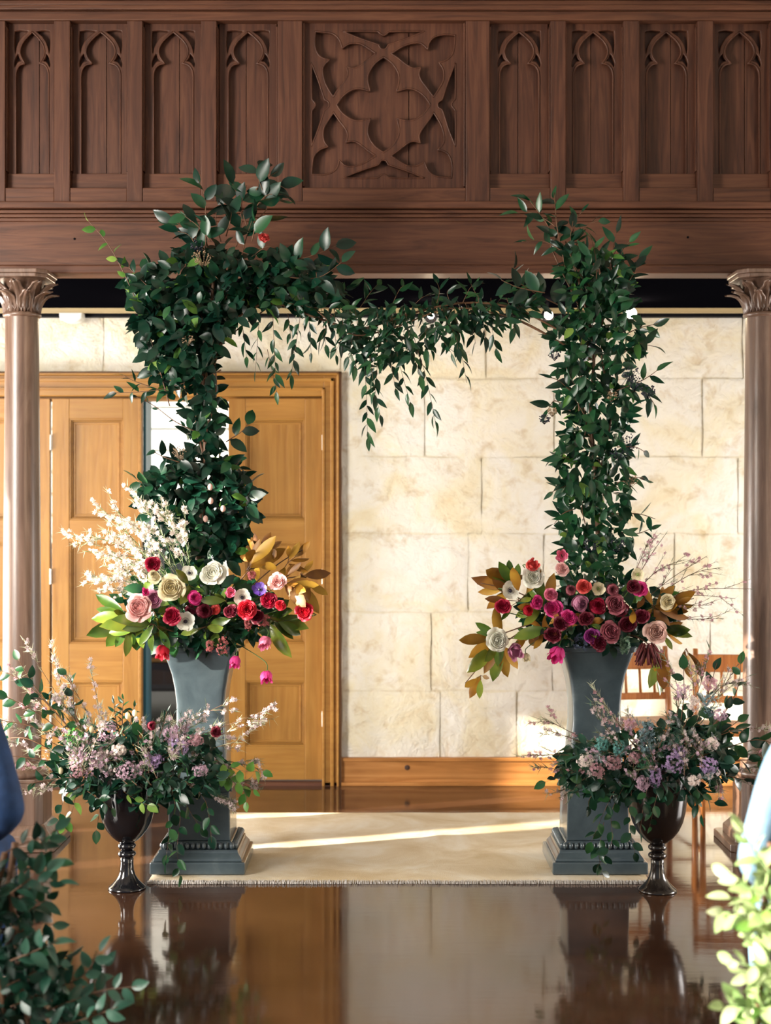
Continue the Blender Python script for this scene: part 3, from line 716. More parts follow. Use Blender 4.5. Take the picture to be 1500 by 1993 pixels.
def mag_mesh(w, bend, fold, tw):
    V, Fs = leaf_T(w, 'mag', bend, fold, 6, tw); n = len(V); mb = MB()
    mb.add(V, Fs, 0); mb.add([(x, y, z-0.006) for x, y, z in V], [tuple(reversed(f)) for f in Fs], 1)
    return mb.mesh('leaf', [leaf_mag, leaf_cop], True)
LT = {'cam': [leaf_T(0.54, 'ov', b, f, 5, t) for b, f, t in ((0.1, 0.2, 0), (0.22, 0.3, 0.3), (0.04, 0.35, -0.3), (0.3, 0.15, 0.1))],
      'smi': [leaf_T(0.36, 'lan', b, f, 5, t) for b, f, t in ((0.1, 0.2, 0), (0.25, 0.35, 0.4), (-0.05, 0.3, -0.4), (0.35, 0.2, 0.2))],
      'round': [leaf_T(0.85, 'round', b, f, 5, t) for b, f, t in ((0.08, 0.12, 0), (0.18, 0.2, 0.3), (-0.08, 0.2, -0.3))],
      'wil': [leaf_T(0.16, 'lan', b, 0.2, 4, t) for b, t in ((0.1, 0), (0.3, 0.4), (-0.1, -0.3))],
      'vine': [leaf_T(0.62, 'ov', b, f, 5, t) for b, f, t in ((0.1, 0.2, 0), (0.25, 0.25, 0.3), (-0.05, 0.3, -0.3))]}
DEFM = {'cam': leaf_cam, 'smi': leaf_smi, 'round': leaf_euc, 'wil': leaf_euc, 'vine': leaf_smi}
_lm = {}
def leaf_me(kind, mat=None):
    if kind == 'mag':
        if 'mag' not in _lm: _lm['mag'] = [mag_mesh(0.34, 0.10, 0.18, 0.1), mag_mesh(0.37, 0.22, 0.25, -0.3), mag_mesh(0.31, -0.10, 0.3, 0.35)]
        return random.choice(_lm['mag'])
    mat = mat or DEFM[kind]; key = (kind, mat.name)
    if key not in _lm: _lm[key] = [T_mesh('leaf', T, mat) for T in LT[kind]]
    return random.choice(_lm[key])
def frame(p, d, n, s):
    d = d.normalized(); x = d.cross(n)
    if x.length < 1e-4: x = d.cross(Vector((0.3, 0.2, 0.9)))
    x.normalize(); z = x.cross(d)
    M = Matrix(((x.x, d.x, z.x), (x.y, d.y, z.y), (x.z, d.z, z.z))).to_4x4()
    M = M @ Matrix.Scale(s, 4); M.translation = p; return M
def rv(a=1.0): return Vector((rnd(-a, a), rnd(-a, a), rnd(-a, a)))
class Plant:
    """a thing whose branches carry single leaves; keeps count of the leaves"""
    def __init__(s, name, label, cat, loc, cap=300, group=None):
        s.t = thing(name, label, cat, loc, group); s.loc = Vector(loc); s.n = 0; s.cap = cap; s.extra = {}
    def leaf(s, parent, M, kind, mat=None, name='leaf'):
        if s.n >= s.cap:
            s.extra.setdefault((kind, (mat or DEFM.get(kind, leaf_cop)).name, (mat or DEFM.get(kind))), []).append(M); return
        o = bpy.data.objects.new(name, leaf_me(kind, mat)); COL.objects.link(o); o.parent = parent
        M2 = M.copy()
        if parent is s.t: M2.translation = M.translation-s.loc
        o.matrix_basis = M2; s.n += 1
    def stem(s, pts, r0, r1, mat=stem_m, name='branch', n=5):
        m = len(pts); rr = [r0+(r1-r0)*i/(m-1) for i in range(m)]
        return MB().tube(pts, rr, n).build(name, mat, s.t, smooth=True)
    def flush(s, name='foliage'):
        for (kind, mn, mat), Ms in s.extra.items():
            mb = MB(); Ts = LT[kind]
            for q in range(len(Ts)): mb.inst(Ts[q], Ms[q::len(Ts)])
            tag(mb.build(name, mat, s.t, smooth=True), kind='stuff')
        s.extra = {}
def spl(pts, n=6):
    out = []; P_ = [pts[0]]+list(pts)+[pts[-1]]
    for i in range(1, len(P_)-2):
        p0, p1, p2, p3 = P_[i-1:i+3]
        for k_ in range(n):
            t = k_/n; out.append(0.5*((2*p1)+(p2-p0)*t+(2*p0-5*p1+4*p2-p3)*t*t+(3*p1-p0-3*p2+p3)*t**3))
    out.append(pts[-1].copy()); return out
def sprig(pl, px, d, kind, L, gap, mat=None, droop=0.0, r=0.003, ang=50, dz=0.05, stem=stem_m, start=0.15, jit=0.4, face=1.1):
    """px: pixel polyline turned into a real curve at depth d; alternate leaves of length L pixels every gap pixels"""
    d0 = d+rnd(-dz, dz); n = len(px)
    pts = [W(x, y, d0+rnd(-dz, dz)*0.6) for x, y in px]; C = spl(pts)
    st = pl.stem(C, r, r*0.45, stem)
    sc = d0/F; lens = [0.0]
    for i in range(1, len(C)): lens.append(lens[-1]+(C[i]-C[i-1]).length)
    tot = lens[-1]; q = tot*start; k_ = 0
    while q <= tot+1e-6:
        i = next((j for j in range(1, len(C)) if lens[j] >= q), len(C)-1)
        f = (q-lens[i-1])/max(1e-6, lens[i]-lens[i-1]); p = C[i-1].lerp(C[i], f); t = (C[i]-C[i-1]).normalized()
        side = t.cross(Vector((0, 1, 0)))
        if side.length < 0.1: side = Vector((1, 0, 0))
        side.normalize(); sg = 1 if k_ % 2 else -1
        a = math.radians(ang+rnd(-18, 18)); last = q+gap*sc > tot
        if last: a = rnd(-0.2, 0.2)
        depth = Vector((0, rnd(-0.7, 0.45), 0))
        dr = t*math.cos(a)+side*sg*math.sin(a)+depth*math.sin(a)+Vector((0, 0, -droop))+rv(jit*0.5)
        nn = Vector((rnd(-0.5, 0.5), -1.0, rnd(0.1, 1.2)))+rv(face)
        pl.leaf(st, frame(p, dr, nn, L*sc*rnd(0.75, 1.15)), kind, mat)
        q += gap*sc*rnd(0.75, 1.25); k_ += 1
    return st
def in_poly(x, y, P_):
    c = False; j = len(P_)-1
    for i in range(len(P_)):
        xi, yi = P_[i]; xj, yj = P_[j]
        if (yi > y) != (yj > y) and x < (xj-xi)*(y-yi)/(yj-yi)+xi: c = not c
        j = i
    return c
def poly_pts(P_, n):
    xs = [p[0] for p in P_]; ys = [p[1] for p in P_]; out = []
    while len(out) < n:
        x, y = rnd(min(xs), max(xs)), rnd(min(ys), max(ys))
        if in_poly(x, y, P_): out.append((x, y))
    return out
def mass(pl, P_, n, d, th, kind, L, mats=None, droop=0.35, bias=None, parent=None, front=True, fade=None):
    """leaves filling a volume: outline P_ seen from the front, thickness th"""
    cx_ = sum(p[0] for p in P_)/len(P_)
    for (x, y) in poly_pts(P_, n):
        dd = d+rnd(-th, th)*(1.0 if not front else 1.0)
        p = W(x, y, dd); out = Vector(((x-cx_)/150.0, rnd(-1.2, 0.6), rnd(-0.6, 0.9)))
        dr = out+rv(0.9)+Vector((0, 0, -droop)); nn = Vector((rnd(-0.6, 0.6), -1.0, rnd(-0.1, 1.3)))+rv(0.5)
        m = random.choices(mats[0], mats[1])[0] if mats else None
        pl.leaf(parent or pl.t, frame(p, dr, nn, L*dd/F*rnd(0.65, 1.2)), kind, m)
def umbel(pl, px, py, d, R, mat, n=30, r=0.0035, name='berry_cluster', sq=0.7):
    c = W(px, py, d); mb = MB(); sc = d/F; base = c+Vector((0, 0.02, -R*sc*0.9))
    for i in range(n):
        v = rv(1); v.normalize(); v *= R*sc*rnd(0.6, 1.0); v.z *= sq; p = c+v
        mb.sphere(p, r*rnd(0.7, 1.2), 6, 4)
        if i % 2 == 0: mb.tube([base, p], 0.0007, 3)
    return tag(mb.build(name, mat, pl.t, smooth=True), kind='stuff')
# five-petalled floret template
def floret_T(np_=5):
    vs, fs = [(0, 0, 0)], []
    for i in range(np_):
        a = 2*PI*i/np_; b = len(vs)
        vs += [(0.6*math.cos(a-0.45), 0.6*math.sin(a-0.45), 0.18), (1.0*math.cos(a), 1.0*math.sin(a), 0.3), (0.6*math.cos(a+0.45), 0.6*math.sin(a+0.45), 0.18)]
        fs.append((0, b, b+1, b+2))
    return vs, fs
FLO = floret_T()
def cluster(pl, px, py, d, R, mat, n=60, r=3.2, sy=1.0, name='blossom_cluster', sx=1.0):
    c = W(px, py, d); sc = d/F; Ms = []
    for i in range(n):
        v = rv(1)
        if v.length < 0.1: continue
        v.normalize(); rr = rnd(0.55, 1)
        p = c+Vector((v.x*R*sx*sc*rr, v.y*R*sc*rr*0.8, v.z*R*sy*sc*rr)); Ms.append(frame_z(p, v+rv(0.3)+Vector((0, -0.5, 0)), r*sc*rnd(0.7, 1.2)))
    mb = MB().inst(FLO, Ms)
    return tag(mb.build(name, mat, pl.t), kind='stuff')
def frame_z(p, n, s):
    M = n.normalized().to_track_quat('Z', 'Y').to_matrix().to_4x4() @ Matrix.Rotation(rnd(0, 6.28), 4, 'Z') @ Matrix.Scale(s, 4); M.translation = p; return M
NEED = leaf_T(0.10, 'x', 0.05, 0.1, 1)
def wisp(pl, px, d, bl, needle=needle_m, nn=60, nb=12, nl=16, br=4.0, dz=0.06, stem=stem_m, side=3):
    """airy flowering twig: stem, fine needles and small blossoms"""
    d0 = d+rnd(-dz, dz); sc = d0/F; pts = [W(x, y, d0+rnd(-dz, dz)*0.5) for x, y in px]; C = spl(pts)
    mb = MB().tube(C, [0.0022-(0.0012*i/(len(C)-1)) for i in range(len(C))], 4)
    lines = [C]
    for k_ in range(side):
        i = random.randrange(len(C)//4, len(C)-2); t = (C[i+1]-C[i]).normalized(); dv = (t+rv(0.5)).normalized()
        ll = rnd(25, 60)*sc; S_ = [C[i], C[i]+dv*ll*0.5+rv(0.004), C[i]+dv*ll+rv(0.008)]; mb.tube(S_, [0.0012, 0.0009, 0.0006], 3); lines.append(spl(S_, 4))
    st = mb.build('branch', stem, pl.t, smooth=True)
    N_, B_ = [], []
    for k_ in range(nn):
        Lk = random.choice(lines+[C]); i = random.randrange(max(1, len(Lk)//5), len(Lk)); p = Lk[i-1].lerp(Lk[i], rnd(0, 1)); t = (Lk[i]-Lk[i-1]).normalized()
        N_.append(frame(p, t+rv(0.9), rv(1), nl*sc*rnd(0.6, 1.2)))
    for k_ in range(nb):
        Lk = random.choice(lines+[C]); i = random.randrange(max(1, len(Lk)//3), len(Lk)); p = Lk[i-1].lerp(Lk[i], rnd(0, 1))+rv(4*sc)
        for q in range(3): B_.append(frame_z(p+rv(2.5*sc), Vector((rnd(-1, 1), -1, rnd(-1, 1))), br*sc*rnd(0.6, 1.2)))
    a = tag(MB().inst(NEED, N_).build('needles', needle, None), kind='stuff'); a.parent = st
    if B_:
        b = tag(MB().inst(FLO, B_).build('blossoms', bl, None), kind='stuff'); b.parent = st
    return st

# --- blooms.  Flower axis = local +Z, unit radius about 1
def petal_T(prof, half, wid=None, m=4, ruffle=0.0, ph=0.0):
    vs, fs = [], []; n = len(prof)
    for j, (r, z) in enumerate(prof):
        v = j/(n-1); hw_ = half*(wid(v) if wid else (0.55+0.45*math.sin(PI*min(1, v*0.9))))
        for i in range(m+1):
            u = i/m*2-1; a = u*hw_; rf = ruffle*v*math.cos(u*5+ph)
            rr = r*(1-0.06*u*u); vs.append((rr*math.cos(a), rr*math.sin(a), z+rf-0.10*u*u*v))
    for j in range(n-1):
        for i in range(m):
            a = j*(m+1)+i; fs.append((a, a+1, a+m+2, a+m+1))
    return vs, fs
def rotz(V, a): c, s_ = math.cos(a), math.sin(a); return [(x*c-y*s_, x*s_+y*c, z) for x, y, z in V]
_bm = {}
def bloom_meshes(kind, col, eye):
    key = (kind, col, eye)
    if key in _bm: return _bm[key]
    mat = FM[col]; core = MB(); npet = 6
    if kind == 'rose':
        for L_, (R, n, zt) in enumerate(((0.16, 3, 0.62), (0.30, 3, 0.66), (0.44, 4, 0.64), (0.58, 5, 0.58), (0.70, 5, 0.50))):
            T = petal_T([(0.05, -0.15), (R*0.85, 0.05), (R*1.15, 0.30), (R*(0.95+0.1*L_/4), zt-0.05), (R*(1.0+0.18*L_/4), zt+0.02)], PI/n*1.30, m=6, ruffle=0.07, ph=L_)
            for i in range(n): core.add([(x*(1+0.06*math.sin(i*5+L_)), y*(1+0.06*math.cos(i*3+L_)), z+0.07*math.sin(i*7.3+L_*2)) for x, y, z in rotz(T[0], 2*PI*i/n+L_*0.9)], T[1])
        pet = petal_T([(0.08, -0.22), (0.60, -0.14), (0.84, 0.12), (1.0, 0.26), (1.18, 0.22)], 0.66, wid=lambda v: 0.6+0.5*math.sin(PI*min(1, 0.1+v*0.72)), m=6, ruffle=0.10)
    elif kind == 'ranunculus':
        for L_, (R, n, zt) in enumerate(((0.14, 4, 0.50), (0.26, 5, 0.56), (0.38, 6, 0.56), (0.5, 7, 0.52), (0.62, 7, 0.44), (0.74, 8, 0.34))):
            T = petal_T([(0.05, -0.2), (R, 0.0), (R*1.15, 0.25), (R*0.92, zt)], PI/n*1.4, m=3)
            for i in range(n): core.add(rotz(T[0], 2*PI*i/n+L_*0.7), T[1])
        pet = petal_T([(0.08, -0.25), (0.70, -0.12), (0.94, 0.12), (0.98, 0.32)], 0.70, m=4)
    elif kind == 'anemone':
        core.sphere((0, 0, 0.12), 0.20, 12, 6, sz=0.7)
        for i in range(22):
            a = 2*PI*i/22; core.tube([(0.15*math.cos(a), 0.15*math.sin(a), 0.1), (0.34*math.cos(a), 0.34*math.sin(a), 0.24)], 0.012, 3); core.sphere((0.36*math.cos(a), 0.36*math.sin(a), 0.26), 0.035, 5, 3)
        pet = petal_T([(0.05, -0.05), (0.45, 0.02), (0.8, 0.12), (1.02, 0.30)], 0.62, wid=lambda v: 0.35+0.65*math.sin(PI*min(1, 0.15+v*0.72)), m=4, ruffle=0.03); npet = 8
        mat_c = dark_eye if eye == 'dark' else green_eye
    elif kind == 'tulip':
        for i in range(3):
            T = petal_T([(0.05, -0.35), (0.48, -0.20), (0.62, 0.25), (0.50, 0.75), (0.46, 0.98)], 0.95, wid=lambda v: 0.9-0.45*v*v, m=5, ruffle=0.05)
            core.add(rotz(T[0], 2*PI*i/3), T[1])
        pet = petal_T([(0.06, -0.40), (0.56, -0.22), (0.74, 0.20), (0.66, 0.65), (0.78, 0.95)], 0.85, wid=lambda v: 0.9-0.5*v*v, m=5, ruffle=0.09)
    if kind != 'anemone': mat_c = mat
    _bm[key] = (core.mesh('bloom', mat_c, True), T_mesh('petal', pet, mat), npet)
    return _bm[key]
FNAME = {'rose': 'rose', 'ranunculus': 'ranunculus', 'anemone': 'anemone', 'tulip': 'tulip'}
def bloom(pl, kind, col, px, py, r, d, axis=None, base=None, eye='dark', label=None):
    core, pet, npet = bloom_meshes(kind, col, eye); p = W(px, py, d)
    ax = Vector(axis) if axis else Vector((rnd(-0.35, 0.35), -1, rnd(0.0, 0.5)))
    o = bpy.data.objects.new(FNAME[kind], core); COL.objects.link(o); o.parent = pl.t
    s_ = r*d/F*1.08; M = frame_z(p-pl.loc, ax, s_); o.matrix_basis = M
    if label: o['label'] = label
    for i in range(npet):
        q = bpy.data.objects.new('petal', pet); COL.objects.link(q); q.parent = o
        q.rotation_euler = (rnd(-0.14, 0.14), rnd(-0.16, 0.16), 2*PI*i/npet+rnd(-0.15, 0.15)); q.scale = (rnd(0.86, 1.1),)*3
    if base is not None:
        b = Vector(base); axn = ax.normalized(); m_ = p-axn*min(0.06, (p-b).length*0.4)
        C = spl([p-axn*s_*0.2, m_, b], 4); st = MB().tube(C, 0.0022, 5).build('stem', stem_g, None, smooth=True)
        st.parent = o; st.matrix_parent_inverse = (Matrix.Translation(pl.loc) @ M).inverted()
    return o

# ================================================================== the arch
DA = 6.74
LEFT = Plant('greenery_post', 'bushy dark camellia greenery rising over the urn by the double doors', 'greenery', (XU1, DA, 1.0), 300)
post_l = [(380, 1270), (385, 1100), (400, 900), (395, 760), (405, 640), (415, 540), (400, 470)]
LEFT.stem(spl([W(x, y, DA) for x, y in post_l]), 0.016, 0.006, name='trunk')
for pth in ([(400, 900), (380, 800), (410, 700), (470, 620), (540, 570)], [(395, 800), (420, 700), (440, 660), (520, 600)], [(405, 760), (400, 690), (420, 620), (450, 560)], [(395, 860), (420, 760), (408, 660), (380, 590)]):
    LEFT.stem(spl([W(x, y, DA+rnd(-0.04, 0.02)) for x, y in pth]), 0.007, 0.003, name='branch')
cam_mats = ([leaf_cam, leaf_smi, leaf_lit], [10, 3, 0.6])
# crown sprays, read off the photograph's outline
S = lambda px, L=34, g=17, kd='cam', **k_: sprig(LEFT, px, DA-0.05, kd, L*(1.28 if kd == 'cam' else 1.1), g, **k_)
S([(490, 470), (500, 430), (520, 400), (500, 340), (505, 320)], 36, 19, start=0.1)
S([(500, 400), (520, 380), (548, 378)], 36, 18); S([(498, 370), (515, 350), (540, 334)], 30, 18); S([(510, 400), (525, 370), (545, 360)], 32, 16)
S([(460, 480), (470, 430), (462, 380), (448, 350)], 38, 18); S([(440, 460), (450, 410), (430, 385)], 36, 17)
S([(400, 480), (400, 430), (398, 380), (385, 350)], 34, 18); S([(410, 470), (385, 440), (345, 410)], 34, 17); S([(400, 490), (370, 450), (335, 430)], 32, 18)
S([(390, 500), (370, 460), (345, 450)], 32, 17); S([(470, 500), (480, 460), (490, 430)], 32, 16); S([(430, 470), (420, 430), (425, 390)], 36, 17); S([(480, 440), (470, 400), (480, 360)], 34, 17)
S([(330, 790), (290, 650), (245, 540), (210, 475), (172, 430)], 18, 17, mat=leaf_lit, start=0.45)
S([(330, 600), (290, 560), (250, 520)], 26, 14); S([(330, 640), (290, 600), (255, 570)], 26, 13, mat=leaf_lit)
S([(480, 520), (540, 510), (600, 500), (655, 478)], 32, 14); S([(560, 540), (620, 540), (665, 510)], 32, 14); S([(490, 500), (520, 480), (545, 490)], 36, 14)
S([(500, 560), (580, 570), (650, 580), (672, 560)], 26, 14, 'smi'); S([(420, 700), (370, 740), (300, 760), (215, 765)], 30, 15, 'smi', start=0.45, mat=leaf_smi)
S([(430, 720), (340, 760), (270, 745), (240, 730)], 26, 14, 'smi', start=0.45); S([(380, 840), (340, 820), (300, 790), (262, 770)], 14, 22, 'smi')
S([(440, 860), (470, 840), (486, 820)], 28, 16); S([(440, 960), (470, 950), (490, 940)], 28, 13, start=0.3); S([(430, 1000), (470, 980), (495, 975)], 28, 13); S([(430, 900), (455, 905), (470, 895)], 24, 12)
S([(320, 960), (290, 950), (262, 930)], 30, 14); S([(350, 900), (320, 890), (300, 880)], 26, 14); S([(330, 1000), (300, 960), (285, 940)], 30, 14)
# drooping vines under the long upper branch
for x, y0, y1, dx in ((470, 620, 700, 10), (505, 610, 720, -8), (530, 600, 770, 8), (560, 610, 690, 10), (600, 600, 700, 6), (585, 610, 740, -20), (625, 600, 680, 10), (650, 600, 700, 4), (520, 680, 770, 20)):
    S([(x, y0), (x+dx*0.5, (y0+y1)/2), (x+dx, y1)], 26, 15, 'smi', droop=0.5, r=0.0015, ang=40)
def P_mass(pl, polys, kind='cam', L=30, dpt=DA, th=0.13, mats=None, droop=0.3):
    for (P_, n) in polys: mass(pl, P_, n, dpt, th, kind, L, mats, droop)
L_polys = [([(255, 545), (330, 500), (400, 470), (470, 500), (540, 490), (600, 520), (650, 540), (640, 590), (560, 600), (480, 610), (430, 640), (330, 600), (260, 590)], 520),
           ([(265, 590), (440, 590), (440, 640), (405, 720), (430, 740), (310, 740), (275, 650)], 330), ([(350, 740), (430, 740), (432, 830), (415, 890), (372, 890), (368, 800)], 90),
           ([(370, 880), (430, 880), (470, 915), (490, 960), (480, 1020), (450, 1090), (380, 1110), (320, 1060), (280, 960), (320, 910)], 520)]
# front leaves are single objects; the inside of the post is filled after the cap is reached
for (P_, n) in L_polys: mass(LEFT, P_, 12, DA-0.15, 0.03, 'cam', 30, cam_mats)
LEFT.cap = LEFT.n
for (P_, n) in L_polys: mass(LEFT, P_, int(n*1.25), DA, 0.14, 'cam', 36, cam_mats)
mass(LEFT, [(255, 560), (300, 590), (340, 700), (350, 800), (320, 760), (285, 700), (262, 620)], 60, DA, 0.1, 'cam', 26, ([leaf_lit, leaf_smi], [1, 2]))
LEFT.flush('foliage')
umbel(LEFT, 395, 500, DA-0.16, 22, berry_t, 60, 0.0035); umbel(LEFT, 385, 478, DA-0.14, 16, berry_m, 40); umbel(LEFT, 350, 880, DA-0.17, 18, berry_t, 50, 0.003); umbel(LEFT, 365, 660, DA-0.16, 14, berry_t, 30)
def sepal_base(pl, px, py): return W(px, py, DA)
bloom(LEFT, 'rose', 'coral', 514, 464, 10, DA-0.08, (0.3, -0.8, 0.5), W(500, 500, DA), label='single coral camellia bloom')
for (x, y) in ((409, 948), (434, 990), (410, 975), (400, 1010)): MB().sphere(W(x, y, DA-0.17), 0.012, 8, 6, sz=1.3).build('bud', FM['blush'], LEFT.t, smooth=True)

RIGHT = Plant('greenery_post', 'slimmer vine greenery with dark berries rising over the urn before the stone wall', 'greenery', (XU2, DA, 1.0), 300)
post_r = [(1166, 1270), (1165, 1100), (1160, 950), (1150, 800), (1155, 680), (1130, 560), (1100, 470)]
RIGHT.stem(spl([W(x, y, DA) for x, y in post_r]), 0.014, 0.005, name='trunk')
for pth in ([(1160, 950), (1190, 800), (1170, 690), (1180, 560), (1200, 480)], [(1160, 900), (1130, 760), (1140, 640), (1080, 500), (1060, 440)], [(1150, 700), (1060, 650), (1000, 620)]):
    RIGHT.stem(spl([W(x, y, DA+rnd(-0.04, 0.02)) for x, y in pth]), 0.006, 0.0025, name='branch')
R_ = lambda px, L=30, g=15, kd='smi', **k_: sprig(RIGHT, px, DA-0.05, kd, L*1.2, g, **k_)
R_([(1100, 520), (1085, 450), (1080, 400), (1078, 375)], 30, 16, 'cam'); R_([(1090, 480), (1060, 430), (1030, 390)], 30, 16); R_([(1080, 440), (1040, 415), (1005, 415)], 30, 16)
R_([(1110, 500), (1060, 470), (1015, 470)], 28, 18); R_([(1110, 480), (1120, 430), (1135, 410)], 28, 15); R_([(1120, 480), (1140, 440), (1165, 430)], 28, 15)
R_([(1180, 560), (1190, 500), (1200, 450)], 30, 15); R_([(1190, 540), (1210, 490), (1225, 470)], 30, 14); R_([(1200, 540), (1225, 520), (1248, 500)], 30, 15); R_([(1200, 570), (1225, 545), (1240, 520)], 32, 14, 'cam')
R_([(1100, 600), (1040, 570), (1000, 540), (1000, 515)], 38, 18, 'cam'); R_([(1060, 570), (1010, 560), (975, 545)], 36, 18, 'cam')
R_([(1200, 660), (1240, 640), (1280, 630)], 34, 14); R_([(1210, 690), (1240, 670), (1275, 675)], 32, 14); R_([(1200, 760), (1250, 740), (1280, 720)], 34, 14); R_([(1210, 770), (1250, 760), (1275, 790)], 32, 14)
R_([(1110, 680), (1080, 660), (1062, 640)], 28, 13); R_([(1110, 760), (1085, 740), (1070, 735)], 30, 13); R_([(1110, 800), (1080, 780), (1065, 800)], 34, 13)
R_([(1120, 900), (1095, 890), (1075, 895)], 30, 14); R_([(1120, 940), (1090, 950), (1070, 960)], 26, 13); R_([(1120, 990), (1095, 1000), (1078, 1020)], 30, 13)
R_([(1200, 870), (1235, 870), (1255, 880)], 26, 15); R_([(1200, 940), (1235, 930), (1252, 930)], 28, 14); R_([(1190, 1000), (1240, 1000), (1275, 1010)], 28, 14); R_([(1190, 1030), (1230, 1040), (1265, 1030)], 26, 13)
R_([(1150, 560), (1120, 520), (1110, 470), (1115, 430)], 30, 14, 'cam'); R_([(1160, 560), (1160, 510), (1150, 460)], 30, 14)
for i in range(8):
    y = 640+i*55; x = 1150+rnd(-25, 25); R_([(x, y+50), (x+rnd(-15, 15), y+10), (x+rnd(-30, 30), y-40)], 32, 13, random.choice(['cam', 'smi']))
R_polys = [([(1090, 540), (1120, 470), (1160, 480), (1215, 500), (1230, 560), (1225, 610), (1120, 620)], 200),
           ([(1080, 610), (1230, 610), (1250, 660), (1220, 700), (1230, 760), (1225, 830), (1190, 860), (1100, 850), (1090, 760), (1100, 700), (1075, 650)], 340),
           ([(1095, 850), (1220, 850), (1225, 930), (1215, 1010), (1225, 1080), (1200, 1120), (1110, 1120), (1100, 1040), (1090, 940)], 360)]
r_mats = ([leaf_cam, leaf_smi, leaf_lit], [8, 6, 1.0])
for (P_, n) in R_polys: mass(RIGHT, P_, 10, DA-0.13, 0.03, 'smi', 32, r_mats)
RIGHT.cap = RIGHT.n
for (P_, n) in R_polys: mass(RIGHT, P_, int(n*0.8), DA, 0.13, 'smi', 37, r_mats); mass(RIGHT, P_, int(n*0.45), DA, 0.13, 'cam', 31, r_mats)
RIGHT.flush('foliage')
for (x, y, R, m) in ((1225, 725, 20, berry_m), (1260, 760, 18, berry_m), (1235, 745, 18, berry_m), (1080, 690, 13, berry_m), (1060, 815, 12, berry_m), (1075, 800, 12, berry_t), (1225, 860, 24, berry_m), (1205, 880, 20, berry_m), (1228, 935, 16, berry_t), (1190, 770, 14, berry_t), (1200, 1060, 20, berry_m), (1150, 1060, 18, berry_m)):
    umbel(RIGHT, x, y, DA-0.12, R, m, 45, 0.0035)

GAR = Plant('garland', 'leafy vine garland hanging across the dark ceiling edge between both arch posts', 'garland', (0.1, DA, 2.3), 300)
GAR.stem(spl([W(x, y, DA) for x, y in ((430, 640), (520, 590), (620, 620), (700, 640), (800, 610), (900, 590), (1000, 600), (1100, 650))]), 0.006, 0.005, name='vine')
GAR.stem(spl([W(x, y, DA-0.03) for x, y in ((600, 590), (680, 650), (760, 640), (880, 600), (1000, 620), (1080, 660))]), 0.004, 0.003, name='vine')
G_ = lambda px, L=27, g=14, **k_: sprig(GAR, px, DA-0.02, 'smi', L*1.15, g, droop=k_.pop('droop', 0.45), r=0.0016, ang=42, **k_)
for (x, y0, x1, y1) in ((690, 600, 715, 855), (715, 620, 740, 810), (700, 640, 690, 720), (735, 610, 728, 780), (760, 600, 800, 790), (790, 610, 820, 740), (800, 640, 848, 826), (815, 600, 835, 700), (770, 620, 770, 760),
       (840, 600, 880, 690), (860, 600, 908, 745), (880, 590, 890, 680), (905, 590, 925, 670), (930, 580, 945, 660), (955, 580, 968, 690), (985, 580, 1000, 650), (665, 610, 650, 690), (640, 600, 620, 670), (680, 600, 676, 700), (750, 600, 745, 700)):
    G_([(x, y0), ((x+x1)/2+rnd(-10, 10), (y0+y1)/2), (x1, y1)])
for px in (((700, 600), (720, 570), (735, 553)), ((760, 600), (780, 560), (800, 555)), ((850, 590), (855, 565), (848, 545)), ((900, 590), (915, 560), (930, 553)), ((940, 590), (925, 570), (915, 550)), ((960, 600), (985, 570), (1010, 565)), ((880, 600), (870, 570), (880, 560)),
           ((1000, 600), (1030, 590), (1050, 575)), ((800, 600), (820, 580), (835, 575)), ((560, 590), (620, 600), (675, 600)), ((590, 560), (640, 570), (680, 560)), ((640, 610), (690, 640), (740, 620))):
    G_(list(px), 28, 13, droop=0.0)
GAR.cap = GAR.n
mass(GAR, [(660, 600), (780, 590), (860, 590), (990, 580), (1060, 590), (1000, 630), (900, 640), (830, 690), (720, 720), (680, 680)], 400, DA, 0.10, 'smi', 31, ([leaf_cam, leaf_smi], [1, 1]), 0.5)
mass(GAR, [(560, 570), (680, 580), (700, 620), (640, 630), (560, 610)], 60, DA, 0.08, 'smi', 24, None, 0.3)
GAR.flush('foliage')

# ================================================================== flowers in the tall urns
def dfront(px, cpx, base=6.42): return base+0.02*((px-cpx)/150.0)**2
def center_fill(pl, cpx, cpy, d, rx, ry, n, kinds=('cam',), L=34, mats=None):
    P_ = [(cpx+rx*math.cos(a), cpy+ry*math.sin(a)) for a in [i*PI/10 for i in range(20)]]
    for kd in kinds: mass(pl, P_, n//len(kinds), d, 0.20, kd, L, mats, 0.2)
A1 = Plant('flower_arrangement', 'big mixed bouquet with white sprays and bronze leaves in the urn by the doors', 'flowers', (XU1, 6.743, 1.0), 300)
c1 = W(383, 1235, 6.74)
MB().sphere(c1+Vector((0, 0, 0.02)), 0.15, 16, 10, sz=0.6).build('moss_ball', mat_plain('moss', (0.02, 0.045, 0.015), 0.9, bmp=0.5), A1.t, smooth=True)
def mleaves(pl, base, tips, cpx, L=None, dd=6.45, up=None, cop=False):
    """single large leaves from a twig base to each tip (pixels)"""
    b = W(*base, dd); 
    for (x, y) in tips:
        f = rnd(0.0, 0.35); bp = b+(c1 if False else Vector((0, 0, 0)))
        p0 = W(base[0]+(x-base[0])*f+rnd(-3, 3), base[1]+(y-base[1])*f+rnd(-3, 3), dd+rnd(-0.03, 0.05)); p1 = W(x, y, dd+rnd(-0.10, 0.10))
        v = p1-p0; n = Vector((rnd(-0.5, 0.5), -1, rnd(-0.2, 0.7))) if not (cop or (cpx > 1000 and random.random() < 0.5)) else Vector((rnd(-0.5, 0.5), 1, rnd(-0.7, 0.2)))
        pl.leaf(pl.t, frame(p0, v, n, v.length), 'mag')
        MB().tube([b, p0], 0.0016, 4).build('twig', stem_m, pl.t)
